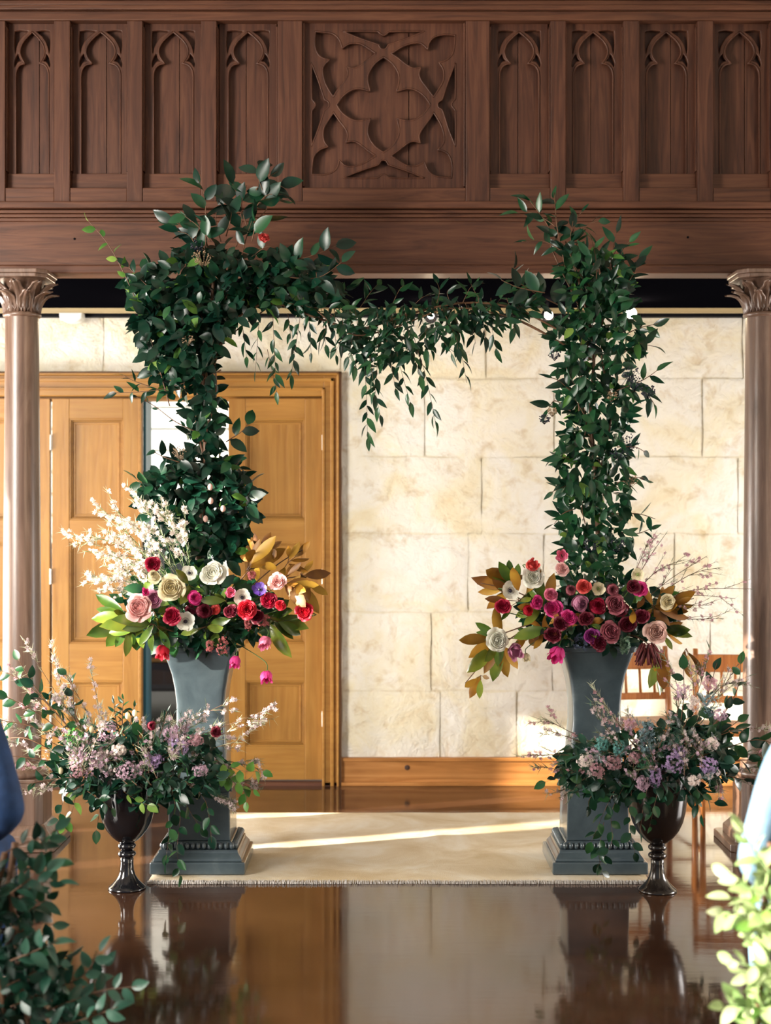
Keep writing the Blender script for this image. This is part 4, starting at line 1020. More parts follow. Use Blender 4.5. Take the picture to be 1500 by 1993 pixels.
# stems of the leaf branches
def branch(pl, px, d, r=0.004): return pl.stem(spl([W(x, y, d) for x, y in px[:-1]]+[W(px[-1][0], px[-1][1], 6.72)]), r*0.5, r, name='branch')
branch(A1, [(205, 1215), (262, 1205), (340, 1230), (383, 1240)], 6.50)
mleaves(A1, (258, 1200), [(176, 1202), (176, 1240), (204, 1262), (228, 1258), (244, 1279), (283, 1264), (188, 1160), (186, 1186), (218, 1190), (262, 1268)], 383, dd=6.48)
mleaves(A1, (300, 1190), [(282, 1118), (255, 1160), (325, 1255), (300, 1262), (262, 1240), (340, 1205)], 383, dd=6.46)
branch(A1, [(630, 1125), (560, 1125), (480, 1160), (400, 1230)], 6.58); branch(A1, [(600, 1065), (545, 1095), (480, 1150), (400, 1230)], 6.56); branch(A1, [(520, 1045), (500, 1090), (450, 1150), (390, 1230)], 6.58)
mleaves(A1, (500, 1085), [(527, 1035), (494, 1038), (478, 1048), (547, 1053), (470, 1085), (520, 1075), (548, 1075), (500, 1130)], 383, dd=6.56, cop=True)
mleaves(A1, (560, 1095), [(601, 1054), (603, 1084), (585, 1060), (560, 1060), (598, 1110), (540, 1130)], 383, dd=6.55, cop=True)
mleaves(A1, (585, 1118), [(640, 1116), (638, 1160), (613, 1190), (600, 1170), (560, 1145), (610, 1090), (598, 1145), (575, 1165)], 383, dd=6.54, cop=True)
mleaves(A1, (480, 1110), [(505, 1050), (535, 1045), (555, 1068), (520, 1090), (490, 1060), (545, 1100)], 383, dd=6.50, cop=True)
mleaves(A1, (545, 1135), [(585, 1095), (605, 1130), (590, 1150), (570, 1100), (620, 1140), (600, 1185)], 383, dd=6.47, cop=True)
mleaves(A1, (300, 1215), [(270, 1255), (215, 1235), (240, 1225), (330, 1262), (200, 1215), (292, 1262), (225, 1200)], 383, dd=6.44)
mleaves(A1, (520, 1200), [(565, 1165), (590, 1205), (575, 1190), (600, 1222), (545, 1230), (560, 1280), (590, 1235), (570, 1245)], 383, dd=6.50)
mleaves(A1, (370, 1140), [(398, 1152), (345, 1110), (360, 1170)], 383, dd=6.40); mleaves(A1, (440, 1170), [(420, 1160), (390, 1168), (470, 1180)], 383, dd=6.40)
mleaves(A1, (330, 1180), [(303, 1170), (325, 1140), (310, 1190), (345, 1190)], 383, dd=6.40)
mleaves(A1, (400, 1220), [(395, 1240), (430, 1225), (370, 1235), (350, 1235), (440, 1205)], 383, dd=6.42)
B1 = [('rose','crimson',296,1098,13),('ranunculus','cream',298,1121,11),('rose','white',415,1118,22),('anemone','white',368,1116,15),('rose','cream',333,1147,22),('rose','lpink',272,1184,24),('rose','mauve',300,1166,15),
 ('ranunculus','magenta',380,1164,14),('tulip','pink',448,1154,12),('anemone','white',471,1163,16),('anemone','white',361,1210,18),('rose','crimson',336,1198,15),('ranunculus','coral',419,1186,11),('rose','red',480,1186,16),
 ('rose','crimson',523,1170,14),('anemone','blue',505,1148,13),('rose','lpink',539,1134,15),('rose','red',593,1192,15),('ranunculus','burg',395,1190,16),('tulip','magenta',284,1154,9),('rose','burg',450,1190,12),('anemone','cream',302,1128,12),
 ('rose','burg',500,1200,12),('ranunculus','burg',370,1188,11),('rose','red',545,1178,9)]
LAB = {'white': 'white', 'blue': 'violet-blue', 'lpink': 'pale pink', 'burg': 'burgundy', 'coral': 'coral red', 'dusty': 'dusty pink', 'blush': 'blush'}
def blooms(pl, L_, cpx, cb, bd=6.37):
    for (kd, col, x, y, r) in L_:
        bloom(pl, kd, col, x, y, r, dfront(x, cpx, bd)+rnd(-0.03, 0.03), None, cb, eye='green' if col == 'cream' else 'dark', label='%s %s' % (LAB.get(col, col), kd))
blooms(A1, B1, 383, c1)
for (col, x, y, r, ax) in (('pink', 516, 1246, 16, (-0.1, -0.7, -0.8)), ('magenta', 458, 1284, 15, (0, -0.6, -1)), ('magenta', 518, 1313, 15, (0.1, -0.6, -1)), ('red', 316, 1264, 17, (0, -0.5, -0.9))):
    bloom(A1, 'tulip', col, x, y, r, 6.44, ax, W(x-(x-383)*0.35, y-55, 6.55), label='%s tulip hanging down' % col)
for (x, y, R, m, sy) in ((433, 1258, 14, bl_red, 1.6), (408, 1258, 8, bl_red, 1.7), (511, 1208, 15, bl_red, 1.0), (482, 1214, 7, bl_red, 2.0), (490, 1120, 8, bl_red, 1.0), (505, 1148, 10, mat_plain('indigo_floret', (0.06, 0.03, 0.25), 0.6), 1.0)):
    cluster(A1, x, y, 6.42, R, m, 70, 3.4, sy)
w1 = [((340,1140),(250,1040),(180,975)), ((340,1150),(230,1060),(130,1044)), ((330,1150),(240,1090),(160,1072)), ((330,1160),(240,1130),(172,1124)), ((330,1160),(250,1150),(190,1150)), ((350,1130),(290,1050),(215,985)),
      ((350,1120),(310,1030),(260,965)), ((360,1110),(340,1040),(300,985)), ((340,1140),(270,1070),(200,1030)), ((345,1140),(280,1090),(215,1080)), ((370,1110),(350,1050),(330,1010)), ((340,1130),(290,1090),(235,1105)), ((350,1120),(300,1060),(250,1020)), ((330,1150),(260,1120),(200,1100)),
      ((360,1110),(330,1060),(280,1020)), ((345,1140),(270,1110),(215,1130)), ((330,1140),(300,1080),(230,1060)), ((370,1100),(360,1050),(350,1020))]
for p in w1: wisp(A1, list(p), 6.52, bl_white, needle_w, 95, 34, 17, 4.6, stem=stem_g, side=4)
center_fill(A1, 383, 1195, 6.64, 125, 60, 10, ('cam',), 36); A1.cap = A1.n
center_fill(A1, 385, 1190, 6.66, 150, 70, 420, ('cam', 'vine'), 34, ([leaf_cam, leaf_smi, leaf_lit], [7, 5, 1])); center_fill(A1, 400, 1225, 6.60, 110, 40, 150, ('cam', 'smi'), 30)
A1.flush('foliage')

A2 = Plant('flower_arrangement', 'big bouquet of burgundy, pink and white blooms in the urn before the stone wall', 'flowers', (XU2, 6.743, 1.0), 300)
c2 = W(1166, 1235, 6.74)
MB().sphere(c2+Vector((0, 0, 0.02)), 0.15, 16, 10, sz=0.6).build('moss_ball', MATS['moss'], A2.t, smooth=True)
branch(A2, [(935, 1135), (1000, 1150), (1080, 1190), (1160, 1230)], 6.52); branch(A2, [(905, 1330), (960, 1270), (1040, 1220), (1150, 1230)], 6.48); branch(A2, [(900, 1245), (970, 1235), (1060, 1210), (1150, 1230)], 6.50)
mleaves(A2, (1000, 1140), [(942, 1100), (925, 1133), (932, 1155), (972, 1096), (988, 1093), (1008, 1100), (948, 1188), (1020, 1110), (960, 1115), (940, 1145), (985, 1110)], 1166, dd=6.52)
mleaves(A2, (975, 1245), [(898, 1247), (912, 1272), (905, 1312), (926, 1228), (960, 1180), (925, 1212), (944, 1310), (962, 1325), (990, 1322), (970, 1300), (938, 1290), (1005, 1300)], 1166, dd=6.48)
mleaves(A2, (935, 1315), [(903, 1340), (914, 1353), (932, 1358), (950, 1320)], 1166, dd=6.48); mleaves(A2, (1060, 1185), [(1076, 1120), (1040, 1118), (1028, 1145), (1092, 1172), (1065, 1238), (1052, 1228), (1000, 1200), (1020, 1215), (1010, 1180), (1090, 1205)], 1166, dd=6.42)
mleaves(A2, (1030, 1230), [(1000, 1262), (1052, 1245), (1005, 1225), (1045, 1262), (1020, 1250)], 1166, dd=6.44)
branch(A2, [(1350, 1165), (1290, 1180), (1230, 1210), (1180, 1235)], 6.55); branch(A2, [(1290, 1350), (1280, 1280), (1240, 1240), (1180, 1235)], 6.50)
mleaves(A2, (1295, 1185), [(1352, 1150), (1335, 1150), (1350, 1175), (1340, 1190), (1300, 1150), (1285, 1140), (1320, 1160), (1265, 1180), (1330, 1205), (1345, 1165)], 1166, dd=6.55, cop=True)
mleaves(A2, (1010, 1170), [(960, 1130), (1000, 1100), (1050, 1110), (945, 1165), (1035, 1160), (975, 1205), (1060, 1150)], 1166, dd=6.46)
mleaves(A2, (1060, 1225), [(1005, 1240), (1025, 1205), (1085, 1240), (1040, 1265), (1095, 1190), (1110, 1240)], 1166, dd=6.42)
mleaves(A2, (1270, 1180), [(1310, 1145), (1325, 1185), (1290, 1210), (1250, 1140), (1345, 1200), (1300, 1225), (1240, 1215)], 1166, dd=6.46, cop=True)
mleaves(A2, (1285, 1225), [(1320, 1230), (1332, 1250), (1338, 1228), (1345, 1240), (1310, 1262), (1325, 1215)], 1166, dd=6.50)
mleaves(A2, (1285, 1270), [(1280, 1352), (1264, 1340), (1292, 1345), (1306, 1318), (1270, 1310), (1300, 1330), (1255, 1290)], 1166, dd=6.50); mleaves(A2, (1335, 1262), [(1352, 1330), (1340, 1318), (1368, 1320), (1330, 1300)], 1166, dd=6.52, cop=True)
mleaves(A2, (1235, 1185), [(1252, 1165), (1230, 1210), (1262, 1200), (1215, 1190)], 1166, dd=6.40, cop=True); mleaves(A2, (1140, 1215), [(1178, 1205), (1120, 1190), (1100, 1218), (1160, 1245), (1175, 1222)], 1166, dd=6.40)
B2 = [('tulip','coral',1034,1102,15),('rose','white',1037,1124,18),('anemone','white',992,1150,18),('rose','crimson',978,1181,13),('rose','magenta',1044,1172,11),('ranunculus','red',1026,1189,11),('rose','magenta',1078,1186,15),('rose','pink',1072,1158,12),
 ('tulip','pink',1094,1084,14),('rose','coral',1136,1142,12),('anemone','cream',1164,1146,13),('ranunculus','mauve',1127,1175,17),('ranunculus','crimson',1162,1182,17),('rose','dusty',1197,1178,17),('ranunculus','burg',1209,1188,14),('rose','magenta',1244,1148,13),
 ('rose','burg',1231,1142,12),('rose','magenta',1106,1203,13),('rose','burg',1076,1236,14),('rose','purple',1151,1238,13),('rose','dusty',1186,1232,18),('rose','burg',1165,1251,14),('rose','blush',1276,1232,19),('rose','cream',1298,1171,13),
 ('anemone','cream',1240,1118,13),('rose','white',966,1246,20),('ranunculus','dusty',1192,1148,12),('rose','burg',1140,1205,12),('rose','burg',1220,1215,14),('ranunculus','dusty',1110,1150,11),('rose','lpink',1094,1108,11),('rose','burg',1250,1200,12),('rose','burg',1090,1215,12)]
blooms(A2, B2, 1166, c2)
bloom(A2, 'tulip', 'magenta', 1085, 1270, 21, 6.40, (-0.3, -0.8, -0.7), W(1100, 1225, 6.5), label='magenta tulip drooping over the rim')
bloom(A2, 'tulip', 'mauve', 1000, 1265, 18, 6.42, (0.2, -1, -0.3), W(1030, 1235, 6.5), label='mauve tulip'); bloom(A2, 'tulip', 'cream', 1024, 1277, 10, 6.44, (0, -0.6, -0.8), W(1040, 1250, 6.5), label='cream bud')
# shaggy dark red amaranth head
mb = MB(); cA = W(1260, 1268, 6.40)
for i in range(70):
    a = rnd(-1, 1); p0 = cA+Vector((a*0.030, rnd(-0.02, 0.02), rnd(0.0, 0.04))); p1 = p0+Vector((a*0.03+rnd(-0.006, 0.006), rnd(-0.012, 0.0), -rnd(0.04, 0.08))); mb.tube([p0, (p0+p1)/2+rv(0.004), p1], [0.003, 0.0045, 0.003], 5)
tag(mb.build('amaranth', mat_plain('dark_red_tassel', (0.11, 0.016, 0.018), 0.7, var=0.4, vs=30), A2.t, smooth=True), 'drooping dark red tassel head', kind='stuff')
for (x, y, R, m, sy) in ((1215, 1255, 12, mat_plain('grey_green_floret', (0.16, 0.28, 0.18), 0.6, var=0.3), 1.6), (1130, 1250, 16, mat_plain('blue_thistle', (0.06, 0.08, 0.14), 0.7, var=0.3), 1.2), (1164, 1150, 10, bl_white, 1)):
    cluster(A2, x, y, 6.44, R, m, 70, 3.6, sy)
for p in (((1230,1190),(1300,1130),(1376,1082)), ((1240,1190),(1340,1150),(1462,1146)), ((1250,1200),(1330,1205),(1408,1204)), ((1220,1160),(1260,1090),(1296,1038)), ((1230,1160),(1280,1110),(1330,1090)), ((1250,1180),(1340,1120),(1400,1105)),
          ((1240,1200),(1320,1180),(1380,1178)), ((1220,1150),(1250,1080),(1262,1050)), ((1240,1200),(1320,1160),(1430,1165))):
    wisp(A2, list(p), 6.58, bl_pink, needle_m, 60, 12, 12, 3.4, side=4)
center_fill(A2, 1166, 1195, 6.64, 125, 60, 8, ('cam',), 36); A2.cap = A2.n
center_fill(A2, 1168, 1190, 6.66, 145, 64, 380, ('cam', 'vine'), 34, ([leaf_cam, leaf_smi, leaf_lit], [7, 5, 1])); center_fill(A2, 1170, 1228, 6.60, 105, 32, 110, ('cam', 'smi'), 30); center_fill(A2, 1150, 1130, 6.66, 60, 60, 90, ('smi',), 28)
A2.flush('foliage')

# ================================================================== low arrangements in the goblets
def low_poly(c): return c
V1 = Plant('flower_arrangement', 'loose airy bouquet of lilac, pink waxflower and trailing vines in the black goblet', 'flowers', (G1[0], G1[1], 0.55), 300)
dv = 6.30
cv1 = W(247, 1510, 6.36)
MB().sphere(cv1, 0.12, 14, 8, sz=0.7).build('moss_ball', MATS['moss'], V1.t, smooth=True)
def S1(px, kd='vine', L=22, g=16, pl=V1, d=6.26, **k_): return sprig(pl, px, d, kd, L, g, **k_)
for p in (((190,1480),(110,1390),(50,1330),(-10,1300)), ((190,1480),(120,1400),(70,1340),(35,1282)), ((200,1470),(150,1400),(140,1330),(125,1310)), ((190,1490),(90,1400),(0,1350)), ((200,1480),(130,1380),(90,1360)), ((190,1480),(80,1420),(-10,1400))):
    S1(list(p), 'vine', 27, 19, start=0.4, jit=0.6)
for p in (((180,1500),(90,1480),(10,1470)), ((170,1510),(80,1520),(60,1530)), ((160,1500),(60,1440),(0,1440))): S1(list(p), 'vine', 24, 22, start=0.4)
for p in (((320,1500),(340,1560),(330,1620),(322,1680)), ((330,1500),(350,1580),(345,1650),(350,1705)), ((360,1520),(400,1560),(412,1640)), ((340,1520),(370,1580),(395,1620)), ((130,1520),(120,1570),(108,1620)), ((150,1530),(140,1580),(120,1610)), ((170,1540),(200,1560),(225,1580)),
          ((420,1480),(470,1500),(520,1500)), ((400,1490),(460,1520),(500,1540)), ((420,1500),(470,1530),(480,1570)), ((240,1540),(270,1560),(300,1570)), ((200,1540),(190,1600),(185,1625))):
    S1(list(p), 'vine', 25, 17, droop=0.3, r=0.0014, mat=random.choice([leaf_smi, leaf_smi, leaf_lit]), d=6.22)
for p in (((239,1440),(238,1400),(240,1360)), ((250,1440),(255,1400),(262,1375)), ((235,1440),(225,1400),(222,1370))): S1(list(p), 'smi', 18, 7)
for p in (((300,1460),(315,1420),(325,1385)), ((310,1460),(330,1420),(338,1390))): S1(list(p), 'wil', 18, 5, ang=35)
w2 = [((200,1480),(110,1350),(45,1245)), ((200,1480),(130,1360),(105,1275)), ((210,1470),(160,1370),(120,1300)), ((190,1480),(80,1370),(10,1285)), ((200,1480),(190,1370),(175,1300)), ((190,1490),(90,1440),(-10,1395)), ((180,1500),(80,1460),(0,1440)), ((180,1510),(80,1490),(-10,1500)),
      ((180,1520),(90,1530),(15,1545)), ((300,1480),(420,1420),(540,1378)), ((310,1480),(430,1430),(510,1400)), ((300,1470),(380,1400),(460,1360)), ((320,1490),(430,1480),(515,1500)), ((320,1500),(430,1510),(500,1530)), ((300,1490),(400,1460),(480,1440)), ((200,1470),(150,1410),(140,1380)),
      ((240,1470),(280,1420),(330,1400)), ((320,1510),(400,1540),(450,1560)), ((190,1500),(130,1440),(60,1400)), ((310,1470),(350,1430),(400,1400))]
for p in w2: wisp(V1, list(p), dv, random.choice([bl_soft, bl_pink, bl_soft]), random.choice([needle_m, needle_w]), 110, 26, 18, 4.4, side=4)
for i in range(26):
    a = rnd(0, 6.28); x0, y0 = 260+rnd(-110, 110), 1490+rnd(-30, 40); wisp(V1, [(x0, y0), (x0+22*math.cos(a), y0-20+12*math.sin(a)), (x0+50*math.cos(a), y0-38+30*math.sin(a))], 6.11, random.choice([bl_soft, bl_mauve, bl_mauve]), random.choice([needle_m, needle_w, leaf_euc]), 60, 10, 17, 4.0, side=2)
for (x, y, R, m, sy) in ((347,1452,20,bl_lilac,1.0),(209,1424,17,bl_mauve,1.3),(144,1433,18,mat_plain('green_trachelium', (0.04, 0.20, 0.02), 0.7, var=0.3, vs=40),1.0),(190,1475,20,bl_mauve,0.8),(250,1500,22,bl_mauve,0.8),(330,1430,14,bl_mauve,1.0),(380,1440,14,bl_pink,0.8),(300,1480,16,bl_lilac,0.8),(150,1500,16,bl_pink,0.8),(230,1460,14,bl_white,0.8),(390,1500,14,bl_mauve,0.8)):
    cluster(V1, x, y, 6.11, R*1.12, m, 120, 3.2, sy)
for (x, y) in ((248, 1393), (262, 1388), (178, 1420), (118, 1500)): MB().sphere(W(x, y, 6.2), 0.011, 8, 6, sz=1.4).build('bud', FM['cream'], V1.t, smooth=True)
bloom(V1, 'ranunculus', 'burg', 296, 1412, 9, 6.22, None, cv1, label='small burgundy bloom'); bloom(V1, 'rose', 'burg', 420, 1425, 9, 6.24, None, cv1, label='small burgundy bloom')
for (x, y) in ((268, 1416), (262, 1450), (285, 1440), (280, 1470), (275, 1430), (300, 1455)): S1([(x+rnd(-10, 10), y+40), (x, y+8), (x+rnd(-6, 6), y-8)], 'vine', 30, 18)
PM1 = [(110, 1500), (130, 1440), (200, 1410), (300, 1430), (400, 1430), (430, 1480), (420, 1530), (340, 1560), (250, 1570), (180, 1560), (130, 1540)]
mass(V1, PM1, 26, 6.20, 0.05, 'vine', 24, ([leaf_euc, leaf_smi], [1, 1]))
V1.cap = min(V1.n, 300)
mass(V1, PM1, 620, 6.32, 0.15, 'vine', 27, ([leaf_euc, leaf_smi, leaf_cam], [2, 3, 3])); mass(V1, PM1, 420, 6.28, 0.15, 'wil', 26, ([leaf_euc, leaf_smi], [2, 2]))
V1.flush('foliage')

V2 = Plant('flower_arrangement', 'loose bouquet of lilac and blue-grey leaves in the dark bronze goblet', 'flowers', (G2[0], G2[1], 0.55), 300)
cv2 = W(1279, 1500, 6.32); MB().sphere(cv2, 0.12, 14, 8, sz=0.7).build('moss_ball', MATS['moss'], V2.t, smooth=True)
def S2(px, kd='vine', L=24, g=16, d=6.22, **k_): return sprig(V2, px, d, kd, L, g, **k_)
for p in (((1340,1460),(1400,1400),(1435,1340),(1442,1275)), ((1340,1470),(1400,1430),(1440,1400)), ((1330,1450),(1370,1370),(1395,1290)), ((1320,1440),(1330,1360),(1330,1300)), ((1340,1460),(1380,1420),(1420,1370))): S2(list(p), 'vine', 27, 20, start=0.4)
for p in (((1320,1470),(1380,1440),(1430,1420)), ((1340,1480),(1400,1460),(1470,1440),(1510,1450)), ((1350,1490),(1430,1480),(1500,1480)), ((1340,1500),(1410,1510),(1460,1520)), ((1310,1450),(1340,1400),(1360,1390)), ((1290,1450),(1330,1420),(1390,1410))): S2(list(p), 'vine', 36, 17)
for p in (((1220,1520),(1190,1580),(1190,1640),(1160,1690)), ((1210,1510),(1180,1570),(1150,1640)), ((1190,1510),(1150,1550),(1145,1575)), ((1230,1530),(1225,1600),(1235,1660)), ((1260,1530),(1250,1580),(1245,1625)), ((1340,1540),(1360,1570),(1365,1590)), ((1350,1530),(1380,1560),(1395,1560)), ((1180,1500),(1130,1520),(1110,1550)),
          ((1160,1490),(1100,1510),(1050,1525)), ((1280,1540),(1270,1580),(1262,1620)), ((1175,1600),(1165,1660),(1175,1712))):
    S2(list(p), 'vine', 25, 17, droop=0.3, r=0.0014, d=6.16)
bg_m0 = mat_plain('silver_needle', (0.16, 0.24, 0.24), 0.6, var=0.35, vs=40)
w3 = [((1220,1480),(1120,1430),(1052,1395)), ((1220,1490),(1110,1470),(1005,1472)), ((1210,1480),(1120,1440),(1060,1420)), ((1240,1460),(1190,1390),(1155,1340)), ((1230,1470),(1180,1420),(1160,1380)), ((1210,1500),(1110,1500),(1040,1490)), ((1320,1450),(1350,1360),(1340,1290)), ((1330,1450),(1390,1370),(1420,1300)),
      ((1340,1460),(1430,1420),(1500,1420)), ((1340,1480),(1440,1470),(1510,1470)), ((1310,1440),(1320,1350),(1300,1290)), ((1340,1500),(1390,1510),(1400,1545)), ((1340,1490),(1420,1500),(1480,1490)), ((1330,1440),(1400,1340),(1450,1330)), ((1200,1490),(1130,1480),(1080,1500)), ((1210,1510),(1130,1530),(1080,1540)),
      ((1320,1440),(1360,1340),(1380,1270)), ((1330,1440),(1370,1380),(1400,1330)), ((1240,1450),(1210,1410),(1190,1400))]
for p in w3: wisp(V2, list(p), 6.26, random.choice([bl_soft, bl_pink, bl_pink]), random.choice([needle_m, needle_w]), 95, 15, 17, 4.0, side=4)
for i in range(22):
    a = rnd(0, 6.28); x0, y0 = 1250+rnd(-120, 130), 1480+rnd(-30, 40); wisp(V2, [(x0, y0), (x0+22*math.cos(a), y0-18+12*math.sin(a)), (x0+48*math.cos(a), y0-34+30*math.sin(a))], 6.06, random.choice([bl_soft, bl_mauve, bl_mauve]), random.choice([needle_m, bg_m0, leaf_euc]), 60, 9, 16, 3.8, side=2)
bg_m = mat_plain('blue_grey_leaf', (0.13, 0.22, 0.25), 0.6, var=0.35, vs=40); tl_m = mat_plain('teal_succulent', (0.08, 0.26, 0.24), 0.5, var=0.3, vs=40)
for (x, y, R, m, sy) in ((1310,1484,21,bl_lilac,1.0),(1323,1464,12,bl_lilac,1.0),(1275,1512,11,bl_lilac,1.8),(1260,1420,18,bg_m,1.2),(1258,1450,16,bg_m,1.2),(1206,1457,14,tl_m,1.0),(1172,1450,14,tl_m,1.0),(1257,1483,16,mat_plain('dark_green_ball', (0.01, 0.09, 0.04), 0.7, var=0.3, vs=40),1.0),(1195,1485,14,bl_pink,1.0),(1140,1480,16,bl_white,0.8),
    (1160,1500,14,bl_pink,1),(1235,1475,10,bl_pink,1),(1330,1345,16,bl_mauve,1.0),(1380,1330,14,bl_pink,1.0),(1350,1370,14,bl_white,1),(1380,1370,12,bg_m,2.0),(1400,1390,14,bl_mauve,0.8),(1250,1525,12,bl_mauve,1.2),(1350,1520,11,bl_white,0.8),(1380,1490,16,bl_lilac,1),(1225,1410,12,bl_pink,0.8),(1385,1448,10,bl_white,1.3)):
    cluster(V2, x, y, 6.06, R*1.15, m, 120, 3.2, sy)
PM2 = [(1090, 1500), (1110, 1450), (1180, 1430), (1280, 1410), (1350, 1400), (1410, 1430), (1420, 1500), (1350, 1550), (1270, 1560), (1190, 1550), (1110, 1540)]
mass(V2, PM2, 28, 6.15, 0.05, 'vine', 26, ([leaf_euc, leaf_smi, leaf_cam], [1, 2, 1])); V2.cap = min(V2.n, 300)
mass(V2, PM2, 560, 6.28, 0.15, 'vine', 28, ([leaf_euc, leaf_smi, leaf_cam], [1, 3, 4])); mass(V2, PM2, 420, 6.24, 0.15, 'wil', 26, ([leaf_euc, leaf_smi], [2, 2]))
V2.flush('foliage')

# ================================================================== aisle-end chairs, guests and their greenery in the foreground
dark_wood = mat_plain('black_chair_wood', (0.012, 0.010, 0.010), 0.35)
ch1 = wood_chair(-1.445, 4.62, PI, 'black chair cut by the picture edge under the navy-sleeved guest', dark_wood, 0.9)
ch2 = wood_chair(1.30, 3.95, PI, 'black chair cut by the picture edge under the pale-blue-sleeved guest', dark_wood, 0.9)
def guest(xc, yc, s, cloth, skin, hair, label):
    """seated guest facing the arch; s=+1: the inner elbow is on the +x side"""
    t = thing('person', label, 'person', (xc, yc, 0))
    J = {'pel': (0, 0.03, 0.50), 'bel': (0, 0.05, 0.68), 'che': (0, 0.02, 0.90), 'nek': (0, 0.02, 1.07), 'hed': (0, 0.05, 1.15),
         'sr': (0.17, 0.02, 1.02), 'er': (0.285, -0.04, 0.70), 'wr': (0.16, 0.20, 0.58), 'sl': (-0.17, 0.02, 1.02), 'el': (-0.26, -0.02, 0.75), 'wl': (-0.13, 0.22, 0.60),
         'hr': (0.09, 0.05, 0.49), 'kr': (0.12, 0.47, 0.50), 'ar': (0.12, 0.45, 0.07), 'tr': (0.13, 0.60, 0.03), 'hl': (-0.09, 0.05, 0.49), 'kl': (-0.12, 0.47, 0.50), 'al': (-0.12, 0.45, 0.07), 'tl': (-0.13, 0.60, 0.03)}
    Rr = {'pel': 0.13, 'bel': 0.12, 'che': 0.14, 'nek': 0.055, 'hed': 0.05, 'sr': 0.06, 'er': 0.047, 'wr': 0.032, 'sl': 0.06, 'el': 0.045, 'wl': 0.032, 'hr': 0.085, 'kr': 0.06, 'ar': 0.04, 'tr': 0.035, 'hl': 0.085, 'kl': 0.06, 'al': 0.04, 'tl': 0.035}
    E = [('pel','bel'),('bel','che'),('che','nek'),('nek','hed'),('che','sr'),('sr','er'),('er','wr'),('che','sl'),('sl','el'),('el','wl'),('pel','hr'),('hr','kr'),('kr','ar'),('ar','tr'),('pel','hl'),('hl','kl'),('kl','al'),('al','tl')]
    ks = list(J); me = bpy.data.meshes.new('clothed_body'); me.from_pydata([(s*J[q_][0] if q_ not in () else 0, J[q_][1], J[q_][2]) for q_ in ks], [(ks.index(a), ks.index(b)) for a, b in E], [])
    me.materials.append(cloth); o = bpy.data.objects.new('clothed_body', me); COL.objects.link(o); o.parent = t
    sk = o.modifiers.new('skin', 'SKIN'); sk.use_smooth_shade = True
    for i, q_ in enumerate(ks): me.skin_vertices[0].data[i].radius = (Rr[q_], Rr[q_])
    me.skin_vertices[0].data[0].use_root = True
    sb = o.modifiers.new('sub', 'SUBSURF'); sb.levels = 2; sb.render_levels = 2
    h = MB().sphere((0, 0.05, 1.25), 0.095, 20, 14, sx=0.82, sz=1.22); h.sphere((0, 0.145, 1.24), 0.016, 8, 6, sz=1.5)
    for e in (-1, 1): h.sphere((e*0.078, 0.04, 1.24), 0.025, 8, 6, sx=0.3)
    ho = h.build('head', skin, None, smooth=True); ho.parent = t
    hr = MB().sphere((0, 0.012, 1.275), 0.108, 20, 12, sx=0.88, sz=1.1).sphere((0, 0.0, 1.21), 0.088, 16, 10, sx=0.9).build('hair', hair, None, smooth=True); hr.parent = t
    for e in (-1, 1):
        w = Vector((s*0.16, 0.20, 0.58)) if e > 0 else Vector((-s*0.13, 0.22, 0.60))
        hb = MB().sphere(w+Vector((-s*e*0.03, 0.045, -0.012)), 0.038, 12, 8, sz=0.45, sy=1.25)
        for f_ in range(4): hb.tube([w+Vector((-s*e*0.03+(f_-1.5)*0.017, 0.075, -0.012)), w+Vector((-s*e*0.035+(f_-1.5)*0.018, 0.115-abs(f_-1.5)*0.006, -0.016)), w+Vector((-s*e*0.035+(f_-1.5)*0.018, 0.14-abs(f_-1.5)*0.01, -0.032))], [0.009, 0.0085, 0.007], 7)
        hb.tube([w+Vector((-s*e*0.06, 0.03, -0.01)), w+Vector((-s*e*0.085, 0.065, -0.02))], [0.010, 0.008], 7)
        q_ = hb.build('hand', skin, None, smooth=True); q_.parent = t
    return t
skin_m = mat_plain('skin', (0.55, 0.30, 0.20), 0.5); hair_m = mat_plain('brown_hair', (0.05, 0.025, 0.012), 0.6)
navy = mat_plain('navy_cloth', (0.012, 0.045, 0.14), 0.8, var=0.3, vs=12, bmp=0.3); sky_cl = mat_plain('pale_blue_cloth', (0.12, 0.21, 0.31), 0.8, var=0.15, vs=12, bmp=0.3)
guest(-1.445, 4.60, 1, navy, skin_m, hair_m, 'person in navy jacket seated at the picture edge, only the bent elbow showing')
guest(1.262, 3.95, -1, sky_cl, skin_m, hair_m, 'person in pale blue shirt seated at the picture edge, only the bent elbow showing')
FL = Plant('aisle_garland', 'dark blurred leaf garland trailing down the aisle-end chair by the navy sleeve', 'garland', (-1.20, 4.55, 0.5), 300)
def SF(pl, px, d, kd, L, g, **k_): return sprig(pl, px, d, kd, L, g, **k_)
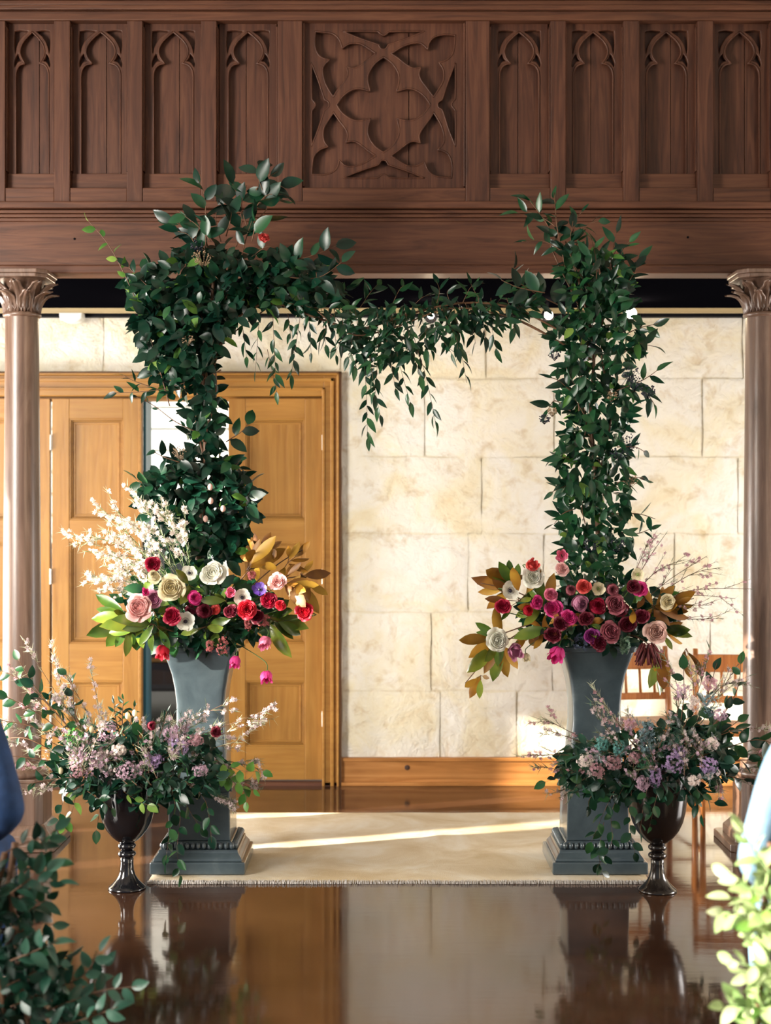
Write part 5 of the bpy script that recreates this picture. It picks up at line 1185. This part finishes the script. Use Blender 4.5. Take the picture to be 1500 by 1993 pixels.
for p in (((20,1700),(60,1660),(110,1615)), ((10,1720),(60,1690),(110,1680)), ((20,1740),(60,1710),(95,1690)), ((10,1660),(50,1640),(90,1630)), ((20,1800),(60,1770),(100,1745)), ((10,1840),(60,1800),(105,1800)), ((20,1870),(70,1850),(115,1830)), ((10,1920),(70,1890),(130,1860)),
          ((20,1960),(90,1930),(160,1900),(195,1850)), ((30,1990),(110,1960),(190,1930),(265,1920)), ((60,2000),(140,1990),(230,1960)), ((30,1760),(70,1720),(110,1720)), ((40,1950),(90,1900),(120,1880)), ((20,1900),(50,1860),(90,1870)), ((10,1780),(40,1740),(80,1760)), ((10,1980),(60,1940),(110,1940)), ((60,2010),(150,1960),(205,1880))):
    SF(FL, list(p), 4.52, 'cam', 42, 17, mat=leaf_euc if random.random() < 0.6 else leaf_cam, dz=0.06)
for p in (((30,1640),(20,1720),(30,1800),(40,1900),(60,2010)), ((10,1660),(-10,1760),(0,1900),(20,2020))): FL.stem(spl([W(x, y, 4.56) for x, y in p]), 0.012, 0.010, name='branch')
FL.cap = FL.n
mass(FL, [(-40, 1700), (20, 1700), (60, 1760), (90, 1850), (120, 1930), (150, 2010), (-40, 2010)], 300, 4.56, 0.10, 'cam', 40, ([leaf_euc, leaf_cam], [1, 2]))
FL.flush('foliage')
FR = Plant('aisle_garland', 'pale sunlit leaf garland trailing down the aisle-end chair by the pale blue sleeve', 'garland', (1.0, 3.8, 0.5), 300)
for p in (((1480,1740),(1450,1720),(1420,1700)), ((1490,1760),(1450,1750),(1405,1750)), ((1480,1790),(1440,1780),(1400,1770)), ((1500,1700),(1470,1660),(1440,1610)), ((1490,1820),(1460,1810),(1440,1800)), ((1500,1880),(1460,1880),(1425,1870)), ((1490,1910),(1460,1900),(1440,1890)), ((1500,1960),(1450,1960),(1400,1955)), ((1500,1990),(1470,1980),(1440,1990)),
          ((1500,1720),(1480,1690),(1460,1680)), ((1500,1850),(1480,1830),(1470,1810)), ((1500,1940),(1480,1930),(1460,1910)), ((1510,1760),(1490,1740),(1480,1700)), ((1510,1800),(1490,1780),(1470,1770)), ((1480,1990),(1460,1960),(1430,1930)), ((1510,1900),(1490,1870),(1480,1850))):
    SF(FR, list(p), 3.8, 'cam', 44, 17, mat=leaf_sunlit, dz=0.05, stem=stem_g)
for p in (((1500,1640),(1490,1740),(1480,1850),(1480,1920),(1470,2020)), ((1520,1650),(1515,1760),(1520,1900),(1510,2020))): FR.stem(spl([W(x, y, 3.84) for x, y in p]), 0.010, 0.009, name='branch')
FR.cap = FR.n
mass(FR, [(1540, 1700), (1490, 1700), (1450, 1760), (1470, 1850), (1460, 1930), (1440, 2010), (1540, 2010)], 90, 3.84, 0.06, 'cam', 42, ([leaf_sunlit, leaf_lit], [3, 1]))
FR.flush('foliage')
